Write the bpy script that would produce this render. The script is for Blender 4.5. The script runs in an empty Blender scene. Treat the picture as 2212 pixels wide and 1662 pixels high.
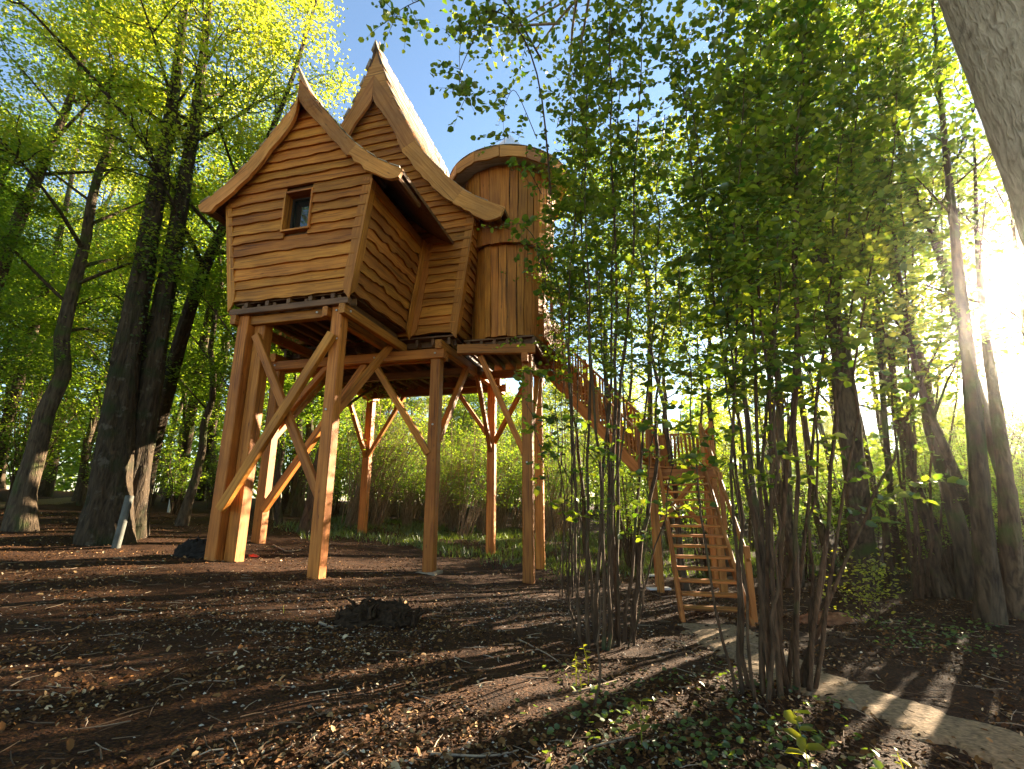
import bpy, math, random
import numpy as np
from mathutils import Matrix, Vector

# ------------------------------------------------------------------ camera, sky, sun, exposure
scene = bpy.context.scene
COL = scene.collection
TILT = math.radians(13.66); EYE = 1.6; FPX, CXP, CYP = 1021.0, 1106.0, 831.0
cam_d = bpy.data.cameras.new('camera'); cam = bpy.data.objects.new('camera', cam_d); COL.objects.link(cam)
cam_d.sensor_width = 36.0; cam_d.lens = 36.0 * FPX / 2212.0; cam_d.sensor_fit = 'HORIZONTAL'
cam_d.clip_end = 2000; cam_d.clip_start = 0.05
cam.location = (0, 0, EYE); cam.rotation_euler = (math.radians(90) + TILT, 0, 0)
scene.camera = cam

SUN_AZ, SUN_EL = math.radians(48.0), math.radians(16.4)
world = bpy.data.worlds.new('World'); scene.world = world; world.use_nodes = True
nt = world.node_tree; nt.nodes.clear()
sky = nt.nodes.new('ShaderNodeTexSky'); sky.sky_type = 'NISHITA'; sky.sun_disc = False
sky.sun_elevation = SUN_EL; sky.sun_rotation = SUN_AZ
sky.air_density = 1.0; sky.dust_density = 0.12; sky.ozone_density = 2.5
bg = nt.nodes.new('ShaderNodeBackground'); bg.inputs['Strength'].default_value = 0.055
wo = nt.nodes.new('ShaderNodeOutputWorld')
nt.links.new(sky.outputs[0], bg.inputs['Color']); nt.links.new(bg.outputs[0], wo.inputs['Surface'])
sd = bpy.data.lights.new('sun', 'SUN'); sd.energy = 5.0; sd.angle = math.radians(0.53); sd.color = (1.0, 0.86, 0.66)
sun = bpy.data.objects.new('sun', sd); COL.objects.link(sun)
to_sun = Vector((math.sin(SUN_AZ) * math.cos(SUN_EL), math.cos(SUN_AZ) * math.cos(SUN_EL), math.sin(SUN_EL)))
sun.rotation_euler = to_sun.to_track_quat('Z', 'Y').to_euler(); sun.location = to_sun * 60
vs = scene.view_settings
vs.view_transform = 'Standard'; vs.look = 'None'; vs.gamma = 1.0; vs.use_curve_mapping = False
vs.exposure = 3.05
vs.use_white_balance = True; vs.white_balance_temperature = 7100; vs.white_balance_tint = 10
cy = scene.cycles
cy.max_bounces = 5; cy.diffuse_bounces = 3; cy.glossy_bounces = 2; cy.transmission_bounces = 4
cy.transparent_max_bounces = 6; cy.volume_bounces = 0; cy.caustics_reflective = False; cy.caustics_refractive = False
cy.sample_clamp_indirect = 6.0; cy.use_denoising = True

# ------------------------------------------------------------------ small helpers
rng = np.random.default_rng(11); random.seed(11)
def ray(u, v):
    x = (u - CXP) / FPX; y = -(v - CYP) / FPX
    return np.array([x, math.cos(TILT) - y * math.sin(TILT), math.sin(TILT) + y * math.cos(TILT)])
def at(u, v, Y):
    r = ray(u, v); return np.array([0, 0, EYE]) + r * (Y / r[1])

_ctl = np.array([
 (0, 0, 0.0), (-3, 4, .05), (3, 3.5, -.12), (-6.8, 11.43, .26), (-4.18, 10.77, -.04), (-2.14, 12.99, -.24), (.45, 13.38, -.6),
 (-7.3, 14.3, .41), (-6, 19.7, .31), (-.74, 17.4, -.23), (3.2, 8.6, -.36), (2.4, 5.0, -.2), (7.4, 7.9, -.3), (-9.9, 12.1, .55),
 (-15, 21, 1.1), (-28, 30, 2.0), (-9, 5, .35), (-14, 10, .8), (10, 20, -.5), (25, 25, -.3), (15, 5, -.3), (0, 35, .2), (-10, -10, .3), (12, -12, 0), (20, 45, .2), (-25, 5, 1.3), (-12, 38, 1.0)])
def _phi(r2): return 0.5 * r2 * np.log(r2 + 1e-9)
_n = len(_ctl)
_K = _phi(((_ctl[:, None, :2] - _ctl[None, :, :2]) ** 2).sum(-1)) + np.eye(_n) * 6.0
_P = np.c_[np.ones(_n), _ctl[:, :2]]
_A = np.block([[_K, _P], [_P.T, np.zeros((3, 3))]])
_W = np.linalg.solve(_A, np.r_[_ctl[:, 2], 0, 0, 0])
def gz(x, y, bumps=True):
    x = np.atleast_1d(np.asarray(x, float)); y = np.atleast_1d(np.asarray(y, float))
    r = np.hypot(x, y - 10); k = np.where(r > 38, 38 / np.maximum(r, 1e-6), 1.0)
    xc = x * k; yc = 10 + (y - 10) * k
    r2 = (xc.ravel()[:, None] - _ctl[None, :, 0]) ** 2 + (yc.ravel()[:, None] - _ctl[None, :, 1]) ** 2
    out = (_W[_n] + _W[_n + 1] * xc.ravel() + _W[_n + 2] * yc.ravel() + _phi(r2) @ _W[:_n]).reshape(x.shape)
    if bumps:
        out = out + .022 * np.sin(1.9 * x + 1.1 * np.sin(1.3 * y)) * np.cos(1.6 * y + .7 * x) + .012 * np.sin(4.7 * x + 2.0) * np.sin(5.3 * y + x) + .007 * np.sin(11 * x + 3 * np.sin(4 * y)) * np.sin(9.7 * y)
    return out
def g1(x, y): return float(gz(x, y)[0])
def on_ground(u, v):
    r = ray(u, v); t = 1.0
    lo, hi = 1.0, 120.0
    for _ in range(60):
        m = (lo + hi) / 2; p = r * m
        if EYE + p[2] > g1(p[0], p[1]): lo = m
        else: hi = m
    p = r * lo; return np.array([p[0], p[1], g1(p[0], p[1])])

def mesh_from(name, verts, faces, smooth=False):
    me = bpy.data.meshes.new(name)
    me.from_pydata([tuple(map(float, v)) for v in verts], [], [tuple(map(int, f)) for f in faces]); me.update()
    if smooth: me.polygons.foreach_set('use_smooth', [True] * len(me.polygons))
    return me
def mesh_np(name, V, F, smooth=False):
    """V (n,3) floats, F (m,k) ints, all faces with k corners"""
    V = np.asarray(V, np.float32); F = np.asarray(F, np.int32); k = F.shape[1]
    me = bpy.data.meshes.new(name)
    me.vertices.add(len(V)); me.vertices.foreach_set('co', V.ravel())
    me.loops.add(F.size); me.loops.foreach_set('vertex_index', F.ravel())
    me.polygons.add(len(F)); me.polygons.foreach_set('loop_start', np.arange(0, F.size, k, dtype=np.int32))
    me.polygons.foreach_set('loop_total', np.full(len(F), k, np.int32))
    if smooth: me.polygons.foreach_set('use_smooth', np.ones(len(F), bool))
    me.update(calc_edges=True); me.validate()
    return me
def link(name, me, mat, parent=None, M=None, kind=None, label=None, cat=None, group=None):
    o = bpy.data.objects.new(name, me); COL.objects.link(o)
    if me is not None and mat is not None and len(me.materials) == 0: me.materials.append(mat)
    if parent is not None: o.parent = parent
    if M is not None: o.matrix_basis = M
    tag(o, label, cat, group, kind); return o
def tag(o, label=None, cat=None, group=None, kind=None):
    if label: o['label'] = label
    if cat: o['category'] = cat
    if group: o['group'] = group
    if kind: o['kind'] = kind
    return o
def empty(name, loc, rz=0, label=None, cat=None, group=None):
    o = bpy.data.objects.new(name, None); COL.objects.link(o); o.location = tuple(map(float, loc)); o.rotation_euler = (0, 0, rz)
    o.empty_display_size = .2; return tag(o, label, cat, group)
def frame_matrix(o, x, z):
    """matrix with X along x and Z near z"""
    x = Vector(x).normalized(); z = Vector(z); y = z.cross(x).normalized(); z = x.cross(y)
    M = Matrix((x, y, z)).transposed().to_4x4(); M.translation = Vector(o); return M
def to_local(V, M):
    Mi = np.array(M.inverted()); V = np.asarray(V, float)
    return V @ Mi[:3, :3].T + Mi[:3, 3]

_beam_cache = {}
def beam_mesh(L, w, h, c):
    k = (round(L, 2), round(w, 3), round(h, 3), round(c, 4))
    if k in _beam_cache: return _beam_cache[k]
    ys, zs = w / 2, h / 2
    ring = [(-ys + c, -zs), (ys - c, -zs), (ys, -zs + c), (ys, zs - c), (ys - c, zs), (-ys + c, zs), (-ys, zs - c), (-ys, -zs + c)]
    V = [(x, a, b) for x in (0, L) for a, b in ring]
    F = [(i, (i + 1) % 8, 8 + (i + 1) % 8, 8 + i) for i in range(8)] + [tuple(range(7, -1, -1)), tuple(range(8, 16))]
    me = mesh_from('timber', V, F); _beam_cache[k] = me; return me
def beam(name, p0, p1, w, h, mat, parent, up=(0, 0, 1), c=.012, label=None):
    p0 = Vector(tuple(map(float, p0))); p1 = Vector(tuple(map(float, p1)))
    L = (p1 - p0).length; me = beam_mesh(L, w, h, c).copy() if False else beam_mesh(L, w, h, c)
    if abs((p1 - p0).normalized().dot(Vector(up))) > .98: up = (0, 1, 0)
    return link(name, me, mat, parent, frame_matrix(p0, p1 - p0, up), label=label)

def tube_np(pts, rad, n=8, lobes=0.0, phase=0.0, cap=True):
    pts = np.asarray(pts, float); rad = np.asarray(rad, float); m = len(pts)
    T = np.gradient(pts, axis=0); T /= np.linalg.norm(T, axis=1)[:, None] + 1e-9
    ref = np.array([1.0, .13, .07]); 
    if abs(T[0] @ ref) > .9: ref = np.array([0, 1.0, .1])
    A = np.cross(T, ref); A /= np.linalg.norm(A, axis=1)[:, None]; Bv = np.cross(T, A)
    a = np.linspace(0, 2 * np.pi, n, endpoint=False)
    mod = 1 + lobes * (np.sin(3 * a + phase) * .6 + np.sin(5 * a + 2 * phase) * .4)
    mod = mod[None, :] if lobes == 0 or True else mod
    R = rad[:, None] * mod
    V = pts[:, None, :] + R[..., None] * (np.cos(a)[None, :, None] * A[:, None, :] + np.sin(a)[None, :, None] * Bv[:, None, :])
    V = V.reshape(-1, 3)
    i = np.arange(m - 1)[:, None] * n; j = np.arange(n)[None, :]; j2 = (j + 1) % n
    F = np.stack([i + j, i + j2, i + n + j2, i + n + j], -1).reshape(-1, 4)
    return V, F
class Acc:
    def __init__(s): s.V = []; s.F = []; s.n = 0
    def add(s, V, F): s.V.append(np.asarray(V, float)); s.F.append(np.asarray(F, int) + s.n); s.n += len(V)
    def tube(s, pts, rad, n=6, lobes=0.0, phase=0.0): s.add(*tube_np(pts, rad, n, lobes, phase))
    def mesh(s, name, smooth=True): return mesh_np(name, np.concatenate(s.V), np.concatenate(s.F), smooth)

# ------------------------------------------------------------------ materials
def new_mat(name):
    m = bpy.data.materials.new(name); m.use_nodes = True; t = m.node_tree; t.nodes.clear()
    out = t.nodes.new('ShaderNodeOutputMaterial'); return m, t, out
def N(t, typ, **kw):
    n = t.nodes.new(typ)
    for k, v in kw.items(): setattr(n, k, v)
    return n
def ramp(t, stops, interp='LINEAR'):
    n = t.nodes.new('ShaderNodeValToRGB'); e = n.color_ramp.elements; n.color_ramp.interpolation = interp
    while len(e) < len(stops): e.new(0.5)
    for i, (p, c) in enumerate(stops): e[i].position = p; e[i].color = (*c, 1)
    return n
def wood_mat(name, c1, c2, c3, rough=.62, grain=1.0, bump=.25, spec=.3):
    m, t, out = new_mat(name); L = t.links
    tc = N(t, 'ShaderNodeTexCoord'); oi = N(t, 'ShaderNodeObjectInfo')
    off = N(t, 'ShaderNodeVectorMath', operation='SCALE'); cmb = N(t, 'ShaderNodeCombineXYZ')
    L.new(oi.outputs['Random'], cmb.inputs[0]); L.new(oi.outputs['Random'], cmb.inputs[1]); L.new(oi.outputs['Random'], cmb.inputs[2])
    L.new(cmb.outputs[0], off.inputs[0]); off.inputs['Scale'].default_value = 37.0
    add = N(t, 'ShaderNodeVectorMath', operation='ADD'); L.new(tc.outputs['Object'], add.inputs[0]); L.new(off.outputs[0], add.inputs[1])
    mp = N(t, 'ShaderNodeMapping'); mp.inputs['Scale'].default_value = (.55, 9.0, 9.0); L.new(add.outputs[0], mp.inputs[0])
    n1 = N(t, 'ShaderNodeTexNoise'); n1.inputs['Scale'].default_value = 1.6 * grain; n1.inputs['Detail'].default_value = 8; n1.inputs['Distortion'].default_value = .9
    L.new(mp.outputs[0], n1.inputs['Vector'])
    n2 = N(t, 'ShaderNodeTexNoise'); n2.inputs['Scale'].default_value = 1.1; n2.inputs['Detail'].default_value = 4; L.new(add.outputs[0], n2.inputs['Vector'])
    # knots
    mp3 = N(t, 'ShaderNodeMapping'); mp3.inputs['Scale'].default_value = (1.4, 5, 5); L.new(add.outputs[0], mp3.inputs[0])
    vo = N(t, 'ShaderNodeTexVoronoi'); vo.inputs['Scale'].default_value = 1.3; L.new(mp3.outputs[0], vo.inputs['Vector'])
    kn = ramp(t, [(.03, (0, 0, 0)), (.13, (1, 1, 1))]); L.new(vo.outputs['Distance'], kn.inputs[0])
    r = ramp(t, [(.28, c1), (.5, c2), (.74, c3)]); L.new(n1.outputs['Fac'], r.inputs[0])
    mul = N(t, 'ShaderNodeMix', data_type='RGBA', blend_type='MULTIPLY'); mul.inputs['Factor'].default_value = .85
    r2 = ramp(t, [(.25, (.6, .57, .55)), (.75, (1.12, 1.1, 1.06))]); L.new(n2.outputs['Fac'], r2.inputs[0])
    L.new(r.outputs[0], mul.inputs['A']); L.new(r2.outputs[0], mul.inputs['B'])
    mul2 = N(t, 'ShaderNodeMix', data_type='RGBA', blend_type='MULTIPLY'); mul2.inputs['Factor'].default_value = .6
    L.new(mul.outputs['Result'], mul2.inputs['A']); L.new(kn.outputs[0], mul2.inputs['B'])
    mp4 = N(t, 'ShaderNodeMapping'); mp4.inputs['Scale'].default_value = (.35, 16, 16); L.new(add.outputs[0], mp4.inputs[0])
    n4 = N(t, 'ShaderNodeTexNoise'); n4.inputs['Scale'].default_value = 1.3; n4.inputs['Detail'].default_value = 3; L.new(mp4.outputs[0], n4.inputs['Vector'])
    cr = ramp(t, [(.33, (.22, .2, .18)), (.37, (1, 1, 1))]); L.new(n4.outputs['Fac'], cr.inputs[0])
    mul3 = N(t, 'ShaderNodeMix', data_type='RGBA', blend_type='MULTIPLY'); mul3.inputs['Factor'].default_value = .7; L.new(mul2.outputs['Result'], mul3.inputs['A']); L.new(cr.outputs[0], mul3.inputs['B']); mul2 = mul3
    hs = N(t, 'ShaderNodeHueSaturation'); mr = N(t, 'ShaderNodeMapRange'); mr.inputs['To Min'].default_value = .68; mr.inputs['To Max'].default_value = 1.12
    mh = N(t, 'ShaderNodeMath', operation='MULTIPLY'); mh.inputs[1].default_value = 7.31; fh = N(t, 'ShaderNodeMath', operation='FRACT'); m3 = N(t, 'ShaderNodeMapRange'); m3.inputs['To Min'].default_value = .493; m3.inputs['To Max'].default_value = .504; L.new(oi.outputs['Random'], mh.inputs[0]); L.new(mh.outputs[0], fh.inputs[0]); L.new(fh.outputs[0], m3.inputs['Value']); L.new(m3.outputs[0], hs.inputs['Hue'])
    L.new(oi.outputs['Random'], mr.inputs['Value']); L.new(mr.outputs[0], hs.inputs['Value']); L.new(mul2.outputs['Result'], hs.inputs['Color'])
    p = N(t, 'ShaderNodeBsdfPrincipled'); p.inputs['Roughness'].default_value = rough; p.inputs['Specular IOR Level'].default_value = spec
    L.new(hs.outputs[0], p.inputs['Base Color'])
    b = N(t, 'ShaderNodeBump'); b.inputs['Strength'].default_value = bump; b.inputs['Distance'].default_value = .02
    L.new(n1.outputs['Fac'], b.inputs['Height']); L.new(b.outputs[0], p.inputs['Normal']); L.new(p.outputs[0], out.inputs[0])
    return m
def plain_mat(name, col, rough=.6, noise=.25, scale=6.0, bump=.15, metal=0.0):
    m, t, out = new_mat(name); L = t.links
    tc = N(t, 'ShaderNodeTexCoord'); n1 = N(t, 'ShaderNodeTexNoise'); n1.inputs['Scale'].default_value = scale; n1.inputs['Detail'].default_value = 7
    L.new(tc.outputs['Object'], n1.inputs['Vector'])
    lo = tuple(c * (1 - noise) for c in col); hi = tuple(min(1, c * (1 + noise)) for c in col)
    r = ramp(t, [(.3, lo), (.7, hi)]); L.new(n1.outputs['Fac'], r.inputs[0])
    p = N(t, 'ShaderNodeBsdfPrincipled'); p.inputs['Roughness'].default_value = rough; p.inputs['Metallic'].default_value = metal; p.inputs['Specular IOR Level'].default_value = .5 if rough < .6 else .12
    L.new(r.outputs[0], p.inputs['Base Color'])
    b = N(t, 'ShaderNodeBump'); b.inputs['Strength'].default_value = bump; b.inputs['Distance'].default_value = .02
    L.new(n1.outputs['Fac'], b.inputs['Height']); L.new(b.outputs[0], p.inputs['Normal']); L.new(p.outputs[0], out.inputs[0])
    return m
def bark_mat(name, c1, c2, moss=(.05, .075, .02), moss_amt=.5, sz=1.0, lich=None, zs=.18):
    m, t, out = new_mat(name); L = t.links
    tc = N(t, 'ShaderNodeTexCoord'); mp = N(t, 'ShaderNodeMapping'); mp.inputs['Scale'].default_value = (1, 1, zs); L.new(tc.outputs['Object'], mp.inputs[0])
    n1 = N(t, 'ShaderNodeTexNoise'); n1.inputs['Scale'].default_value = 16 * sz; n1.inputs['Detail'].default_value = 9; n1.inputs['Distortion'].default_value = .6; L.new(mp.outputs[0], n1.inputs['Vector'])
    n2 = N(t, 'ShaderNodeTexNoise'); n2.inputs['Scale'].default_value = 1.7; n2.inputs['Detail'].default_value = 6; L.new(tc.outputs['Object'], n2.inputs['Vector'])
    n3 = N(t, 'ShaderNodeTexNoise'); n3.inputs['Scale'].default_value = 4.5; n3.inputs['Detail'].default_value = 5; L.new(tc.outputs['Object'], n3.inputs['Vector'])
    r = ramp(t, [(.3, c1), (.68, c2)]); L.new(n1.outputs['Fac'], r.inputs[0])
    mx = N(t, 'ShaderNodeMix', data_type='RGBA'); r2 = ramp(t, [(.62 - .25 * moss_amt, (0, 0, 0)), (.75 - .2 * moss_amt, (1, 1, 1))]); L.new(n2.outputs['Fac'], r2.inputs[0])
    L.new(r2.outputs[0], mx.inputs['Factor']); L.new(r.outputs[0], mx.inputs['A']); mx.inputs['B'].default_value = (*moss, 1)
    last = mx.outputs['Result']
    if lich:
        m2 = N(t, 'ShaderNodeMix', data_type='RGBA'); r3 = ramp(t, [(.6, (0, 0, 0)), (.67, (1, 1, 1))]); L.new(n3.outputs['Fac'], r3.inputs[0])
        L.new(r3.outputs[0], m2.inputs['Factor']); L.new(last, m2.inputs['A']); m2.inputs['B'].default_value = (*lich, 1); last = m2.outputs['Result']
    p = N(t, 'ShaderNodeBsdfPrincipled'); p.inputs['Roughness'].default_value = .85; p.inputs['Specular IOR Level'].default_value = .2
    L.new(last, p.inputs['Base Color'])
    b = N(t, 'ShaderNodeBump'); b.inputs['Strength'].default_value = 1.0; b.inputs['Distance'].default_value = .05
    L.new(n1.outputs['Fac'], b.inputs['Height']); L.new(b.outputs[0], p.inputs['Normal']); L.new(p.outputs[0], out.inputs[0])
    return m
def leaf_mat(name, dark, light, tr_a, tr_b, tfac=.5, gloss=.06, rough=.4):
    m, t, out = new_mat(name); L = t.links
    g = N(t, 'ShaderNodeNewGeometry')
    r = ramp(t, [(0, dark), (1, light)]); L.new(g.outputs['Random Per Island'], r.inputs[0])
    ob = N(t, 'ShaderNodeTexNoise'); tc = N(t, 'ShaderNodeTexCoord'); ob.inputs['Scale'].default_value = .55; L.new(tc.outputs['Object'], ob.inputs['Vector'])
    r2 = ramp(t, [(.25, tr_a), (.75, tr_b)]); 
    ad = N(t, 'ShaderNodeMath', operation='ADD'); sc = N(t, 'ShaderNodeMath', operation='MULTIPLY'); sc.inputs[1].default_value = .5
    L.new(g.outputs['Random Per Island'], ad.inputs[0]); L.new(ob.outputs['Fac'], ad.inputs[1]); L.new(ad.outputs[0], sc.inputs[0]); L.new(sc.outputs[0], r2.inputs[0])
    d = N(t, 'ShaderNodeBsdfDiffuse'); L.new(r.outputs[0], d.inputs['Color'])
    tr = N(t, 'ShaderNodeBsdfTranslucent'); L.new(r2.outputs[0], tr.inputs['Color'])
    mx = N(t, 'ShaderNodeMixShader'); mx.inputs[0].default_value = tfac; L.new(d.outputs[0], mx.inputs[1]); L.new(tr.outputs[0], mx.inputs[2])
    gl = N(t, 'ShaderNodeBsdfGlossy'); gl.inputs['Roughness'].default_value = rough; gl.inputs['Color'].default_value = (.9, .95, .9, 1)
    m2 = N(t, 'ShaderNodeMixShader'); m2.inputs[0].default_value = gloss; L.new(mx.outputs[0], m2.inputs[1]); L.new(gl.outputs[0], m2.inputs[2])
    L.new(m2.outputs[0], out.inputs[0]); return m
def litter_mat(name, stops, rough=.8, spec=.15):
    m, t, out = new_mat(name); L = t.links
    g = N(t, 'ShaderNodeNewGeometry'); r = ramp(t, stops); L.new(g.outputs['Random Per Island'], r.inputs[0])
    p = N(t, 'ShaderNodeBsdfPrincipled'); p.inputs['Roughness'].default_value = rough; p.inputs['Specular IOR Level'].default_value = spec
    L.new(r.outputs[0], p.inputs['Base Color']); L.new(p.outputs[0], out.inputs[0]); return m

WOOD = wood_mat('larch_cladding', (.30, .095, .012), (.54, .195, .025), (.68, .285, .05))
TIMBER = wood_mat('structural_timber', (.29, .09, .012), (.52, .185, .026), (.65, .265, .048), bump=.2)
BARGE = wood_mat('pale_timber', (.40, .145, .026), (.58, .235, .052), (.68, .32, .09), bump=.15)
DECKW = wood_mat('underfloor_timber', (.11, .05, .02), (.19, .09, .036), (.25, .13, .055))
SHING = wood_mat('shingle_wood', (.40, .29, .18), (.54, .41, .27), (.64, .52, .38), rough=.38, spec=.6)
STAIRW = wood_mat('stair_timber', (.27, .09, .018), (.46, .165, .034), (.56, .235, .06))
BARK = bark_mat('dark_mossy_bark', (.014, .008, .004), (.065, .042, .022), moss=(.022, .026, .008), moss_amt=.4, lich=(.075, .058, .04))
BARK2 = bark_mat('forest_bark', (.03, .019, .011), (.125, .086, .052), moss=(.06, .08, .02), moss_amt=.4)
BARK3 = bark_mat('smooth_grey_bark', (.36, .25, .155), (.62, .46, .31), moss=(.30, .21, .13), moss_amt=.2, sz=2.2, zs=.3, lich=(.22, .15, .095))
BARKH = bark_mat('hazel_bark', (.036, .02, .01), (.12, .072, .04), moss=(.07, .085, .03), moss_amt=.25, sz=1.5)
BARK_LIT = bark_mat('sunlit_hazel_bark', (.14, .09, .05), (.34, .25, .16), moss=(.12, .11, .05), moss_amt=.2, sz=1.5)  # lightened copy of the hazel bark, standing in for sun on the rods
LEAF_H = leaf_mat('hazel_leaf', (.025, .06, .012), (.055, .105, .02), (.10, .24, .012), (.52, .56, .03), tfac=.5)
LEAF_T = leaf_mat('forest_leaf', (.04, .08, .012), (.085, .13, .02), (.20, .42, .02), (.52, .62, .04), tfac=.54)
LEAF_Y = leaf_mat('yellow_green_leaf', (.06, .10, .012), (.13, .15, .02), (.34, .50, .02), (.80, .74, .05), tfac=.58)
LEAF_G = leaf_mat('ground_plant_leaf', (.03, .06, .015), (.06, .10, .022), (.12, .22, .02), (.3, .38, .03), tfac=.4)
LEAF_S = leaf_mat('sunlit_seedling_leaf', (.09, .13, .015), (.13, .16, .02), (.5, .55, .03), (.8, .75, .05), tfac=.6)  # brightened leaf colour stands in for sun spots on seedlings and low shrub

# ------------------------------------------------------------------ ground
def ground_material():
    m, t, out = new_mat('forest_floor'); L = t.links
    tc = N(t, 'ShaderNodeTexCoord')
    def noise(s, d=6):
        n = N(t, 'ShaderNodeTexNoise'); n.inputs['Scale'].default_value = s; n.inputs['Detail'].default_value = d; L.new(tc.outputs['Object'], n.inputs['Vector']); return n
    a = noise(.45, 3); b = noise(38, 8); c = noise(5, 5)
    base = ramp(t, [(.3, (.011, .005, .002)), (.5, (.042, .017, .006)), (.68, (.098, .042, .014)), (.8, (.19, .095, .038))]); L.new(b.outputs['Fac'], base.inputs[0])
    g = ramp(t, [(.3, (.55, .5, .45)), (.7, (1.15, 1.1, 1.05))]); L.new(c.outputs['Fac'], g.inputs[0])
    mul = N(t, 'ShaderNodeMix', data_type='RGBA', blend_type='MULTIPLY'); mul.inputs['Factor'].default_value = 1; L.new(base.outputs[0], mul.inputs['A']); L.new(g.outputs[0], mul.inputs['B'])
    p = N(t, 'ShaderNodeBsdfPrincipled'); p.inputs['Roughness'].default_value = .9; p.inputs['Specular IOR Level'].default_value = .15
    L.new(mul.outputs['Result'], p.inputs['Base Color'])
    bp = N(t, 'ShaderNodeBump'); bp.inputs['Strength'].default_value = .9; bp.inputs['Distance'].default_value = .03; L.new(b.outputs['Fac'], bp.inputs['Height'])
    L.new(bp.outputs[0], p.inputs['Normal']); L.new(p.outputs[0], out.inputs[0]); return m
def build_ground():
    s = np.linspace(-1, 1, 241); xs = 9 * np.sinh(3.6 * s) * .75
    ys = 6 + 9 * np.sinh(3.6 * s) * .75
    X, Y = np.meshgrid(xs, ys); Z = gz(X.ravel(), Y.ravel())
    n = len(s); V = np.c_[X.ravel(), Y.ravel(), Z]
    i = np.arange(n - 1)[:, None] * n; j = np.arange(n - 1)[None, :]
    F = np.stack([i + j, i + j + 1, i + n + j + 1, i + n + j], -1).reshape(-1, 4)
    link('ground', mesh_np('ground', V, F, True), ground_material(), kind='structure')
build_ground()
SAND = plain_mat('sandy_path', (.22, .15, .088), rough=.9, noise=.5, scale=26, bump=.9)
def ribbon(name, pts, widths, mat, lift=.012, seed=0):
    r = np.random.default_rng(seed); pts = np.array(pts, float)
    d = np.r_[0, np.cumsum(np.linalg.norm(np.diff(pts, axis=0), axis=1))]
    s = np.arange(0, d[-1], .05); P = np.c_[np.interp(s, d, pts[:, 0]), np.interp(s, d, pts[:, 1])]
    for _ in range(12): P[1:-1] = (P[:-2] + P[2:] + 2 * P[1:-1]) / 4
    W = np.interp(s, d, widths); T = np.gradient(P, axis=0); T /= np.linalg.norm(T, axis=1)[:, None]; Nn = np.c_[-T[:, 1], T[:, 0]]
    k = 9; V = []; e = [1 + .17 * np.convolve(r.normal(0, 1, len(s)), np.ones(3) / 2, 'same') for _ in range(2)]
    for q in range(k):
        f = q / (k - 1) - .5; ww = W * np.where(f < 0, e[0], e[1])
        X = P[:, 0] + Nn[:, 0] * f * ww; Y = P[:, 1] + Nn[:, 1] * f * ww
        Z = gz(X, Y) + lift + (.014 if 0 < q < k - 1 else -.03)
        V.append(np.c_[X, Y, Z])
    V = np.stack(V, 1).reshape(-1, 3); n = len(s)
    i = np.arange(n - 1)[:, None] * k; j = np.arange(k - 1)[None, :]
    F = np.stack([i + j, i + k + j, i + k + j + 1, i + j + 1], -1).reshape(-1, 4)
    link(name, mesh_np(name, V, F, True), mat, kind='structure')
PATH_PX = [(1528, 1352), (1580, 1385), (1660, 1432), (1780, 1490), (1920, 1530), (2060, 1578), (2212, 1640)]
path_pts = [on_ground(u, v)[:2] for u, v in PATH_PX]
path_pts.append(path_pts[-1] + (path_pts[-1] - path_pts[-2]) * 3)
ribbon('path', path_pts, [1.05, .95, .9, .86, .84, .84, .86, .9], SAND, seed=3)
tr = [on_ground(u, v)[:2] for u, v in [(165, 1078), (60, 1088), (-60, 1094)]]
tr = [tr[0] + (tr[0] - tr[1]) * .3] + tr + [tr[-1] + (tr[-1] - tr[-2]) * 2]
ribbon('track', tr, [.8, 1.6, 1.9, 1.9, 2.0], SAND, seed=4)

# ------------------------------------------------------------------ treehouse
B0 = np.array([-3.889, 10.441]); YAW = math.radians(14)
WX = np.array([math.cos(YAW), -math.sin(YAW)]); DX = np.array([math.sin(YAW), math.cos(YAW)])
def hw(x, y):  # house plan -> world
    return B0 + WX * x + DX * y
def hground(x, y): p = hw(x, y); return g1(p[0], p[1])
house = empty('treehouse', (B0[0], B0[1], hground(0, 0)), -YAW, 'wooden treehouse on tall timber posts with two swooping gables and a round tower', 'treehouse')
HZ = house.location.z
# everything below is given in house plan coordinates with world heights; H is an untilted carrier
def HM(M):  # world-height house matrix -> local of empty
    return Matrix.Translation((0, 0, -HZ)) @ M
def hbeam(name, p0, p1, w, h, mat=None, up=(0, 0, 1), parent=None, label=None, c=.014):
    p0 = Vector(p0) - Vector((0, 0, HZ)); p1 = Vector(p1) - Vector((0, 0, HZ))
    return beam(name, p0, p1, w, h, mat or TIMBER, parent or house, up, c, label)

FRONT_PROF = np.array([(0, 0), (.5, -.65), (.8, -1.0), (1.25, -1.6), (1.75, -2.15), (2.2, -2.55), (2.6, -2.82), (2.98, -3.02)])
MAIN_PROF = np.array([(0, 0), (.25, -.85), (.6, -1.9), (1.17, -3.17), (1.9, -4.65), (2.84, -5.85), (3.55, -6.53), (4.1, -6.9), (4.4, -7.08), (4.68, -7.2)])
BOARD_PROF = np.array([(0, 0), (.44, -.68), (.72, -1.16), (1.17, -1.87), (1.9, -3.35), (2.84, -4.55), (3.55, -5.23), (4.1, -5.6), (4.4, -5.78), (4.68, -5.9)])   # main bargeboards, from their own apex
def densify(prof, step=.12):
    d = np.r_[0, np.cumsum(np.linalg.norm(np.diff(prof, axis=0), axis=1))]
    s = np.linspace(0, d[-1], int(d[-1] / step) + 1); P = np.c_[np.interp(s, d, prof[:, 0]), np.interp(s, d, prof[:, 1])]
    for _ in range(6): P[1:-1] = (P[:-2] + 2 * P[1:-1] + P[2:]) / 4
    return P
FP, MP = densify(FRONT_PROF), densify(MAIN_PROF)
def prof_z(P, dx): return np.interp(abs(dx), P[:, 0], P[:, 1])

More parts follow.
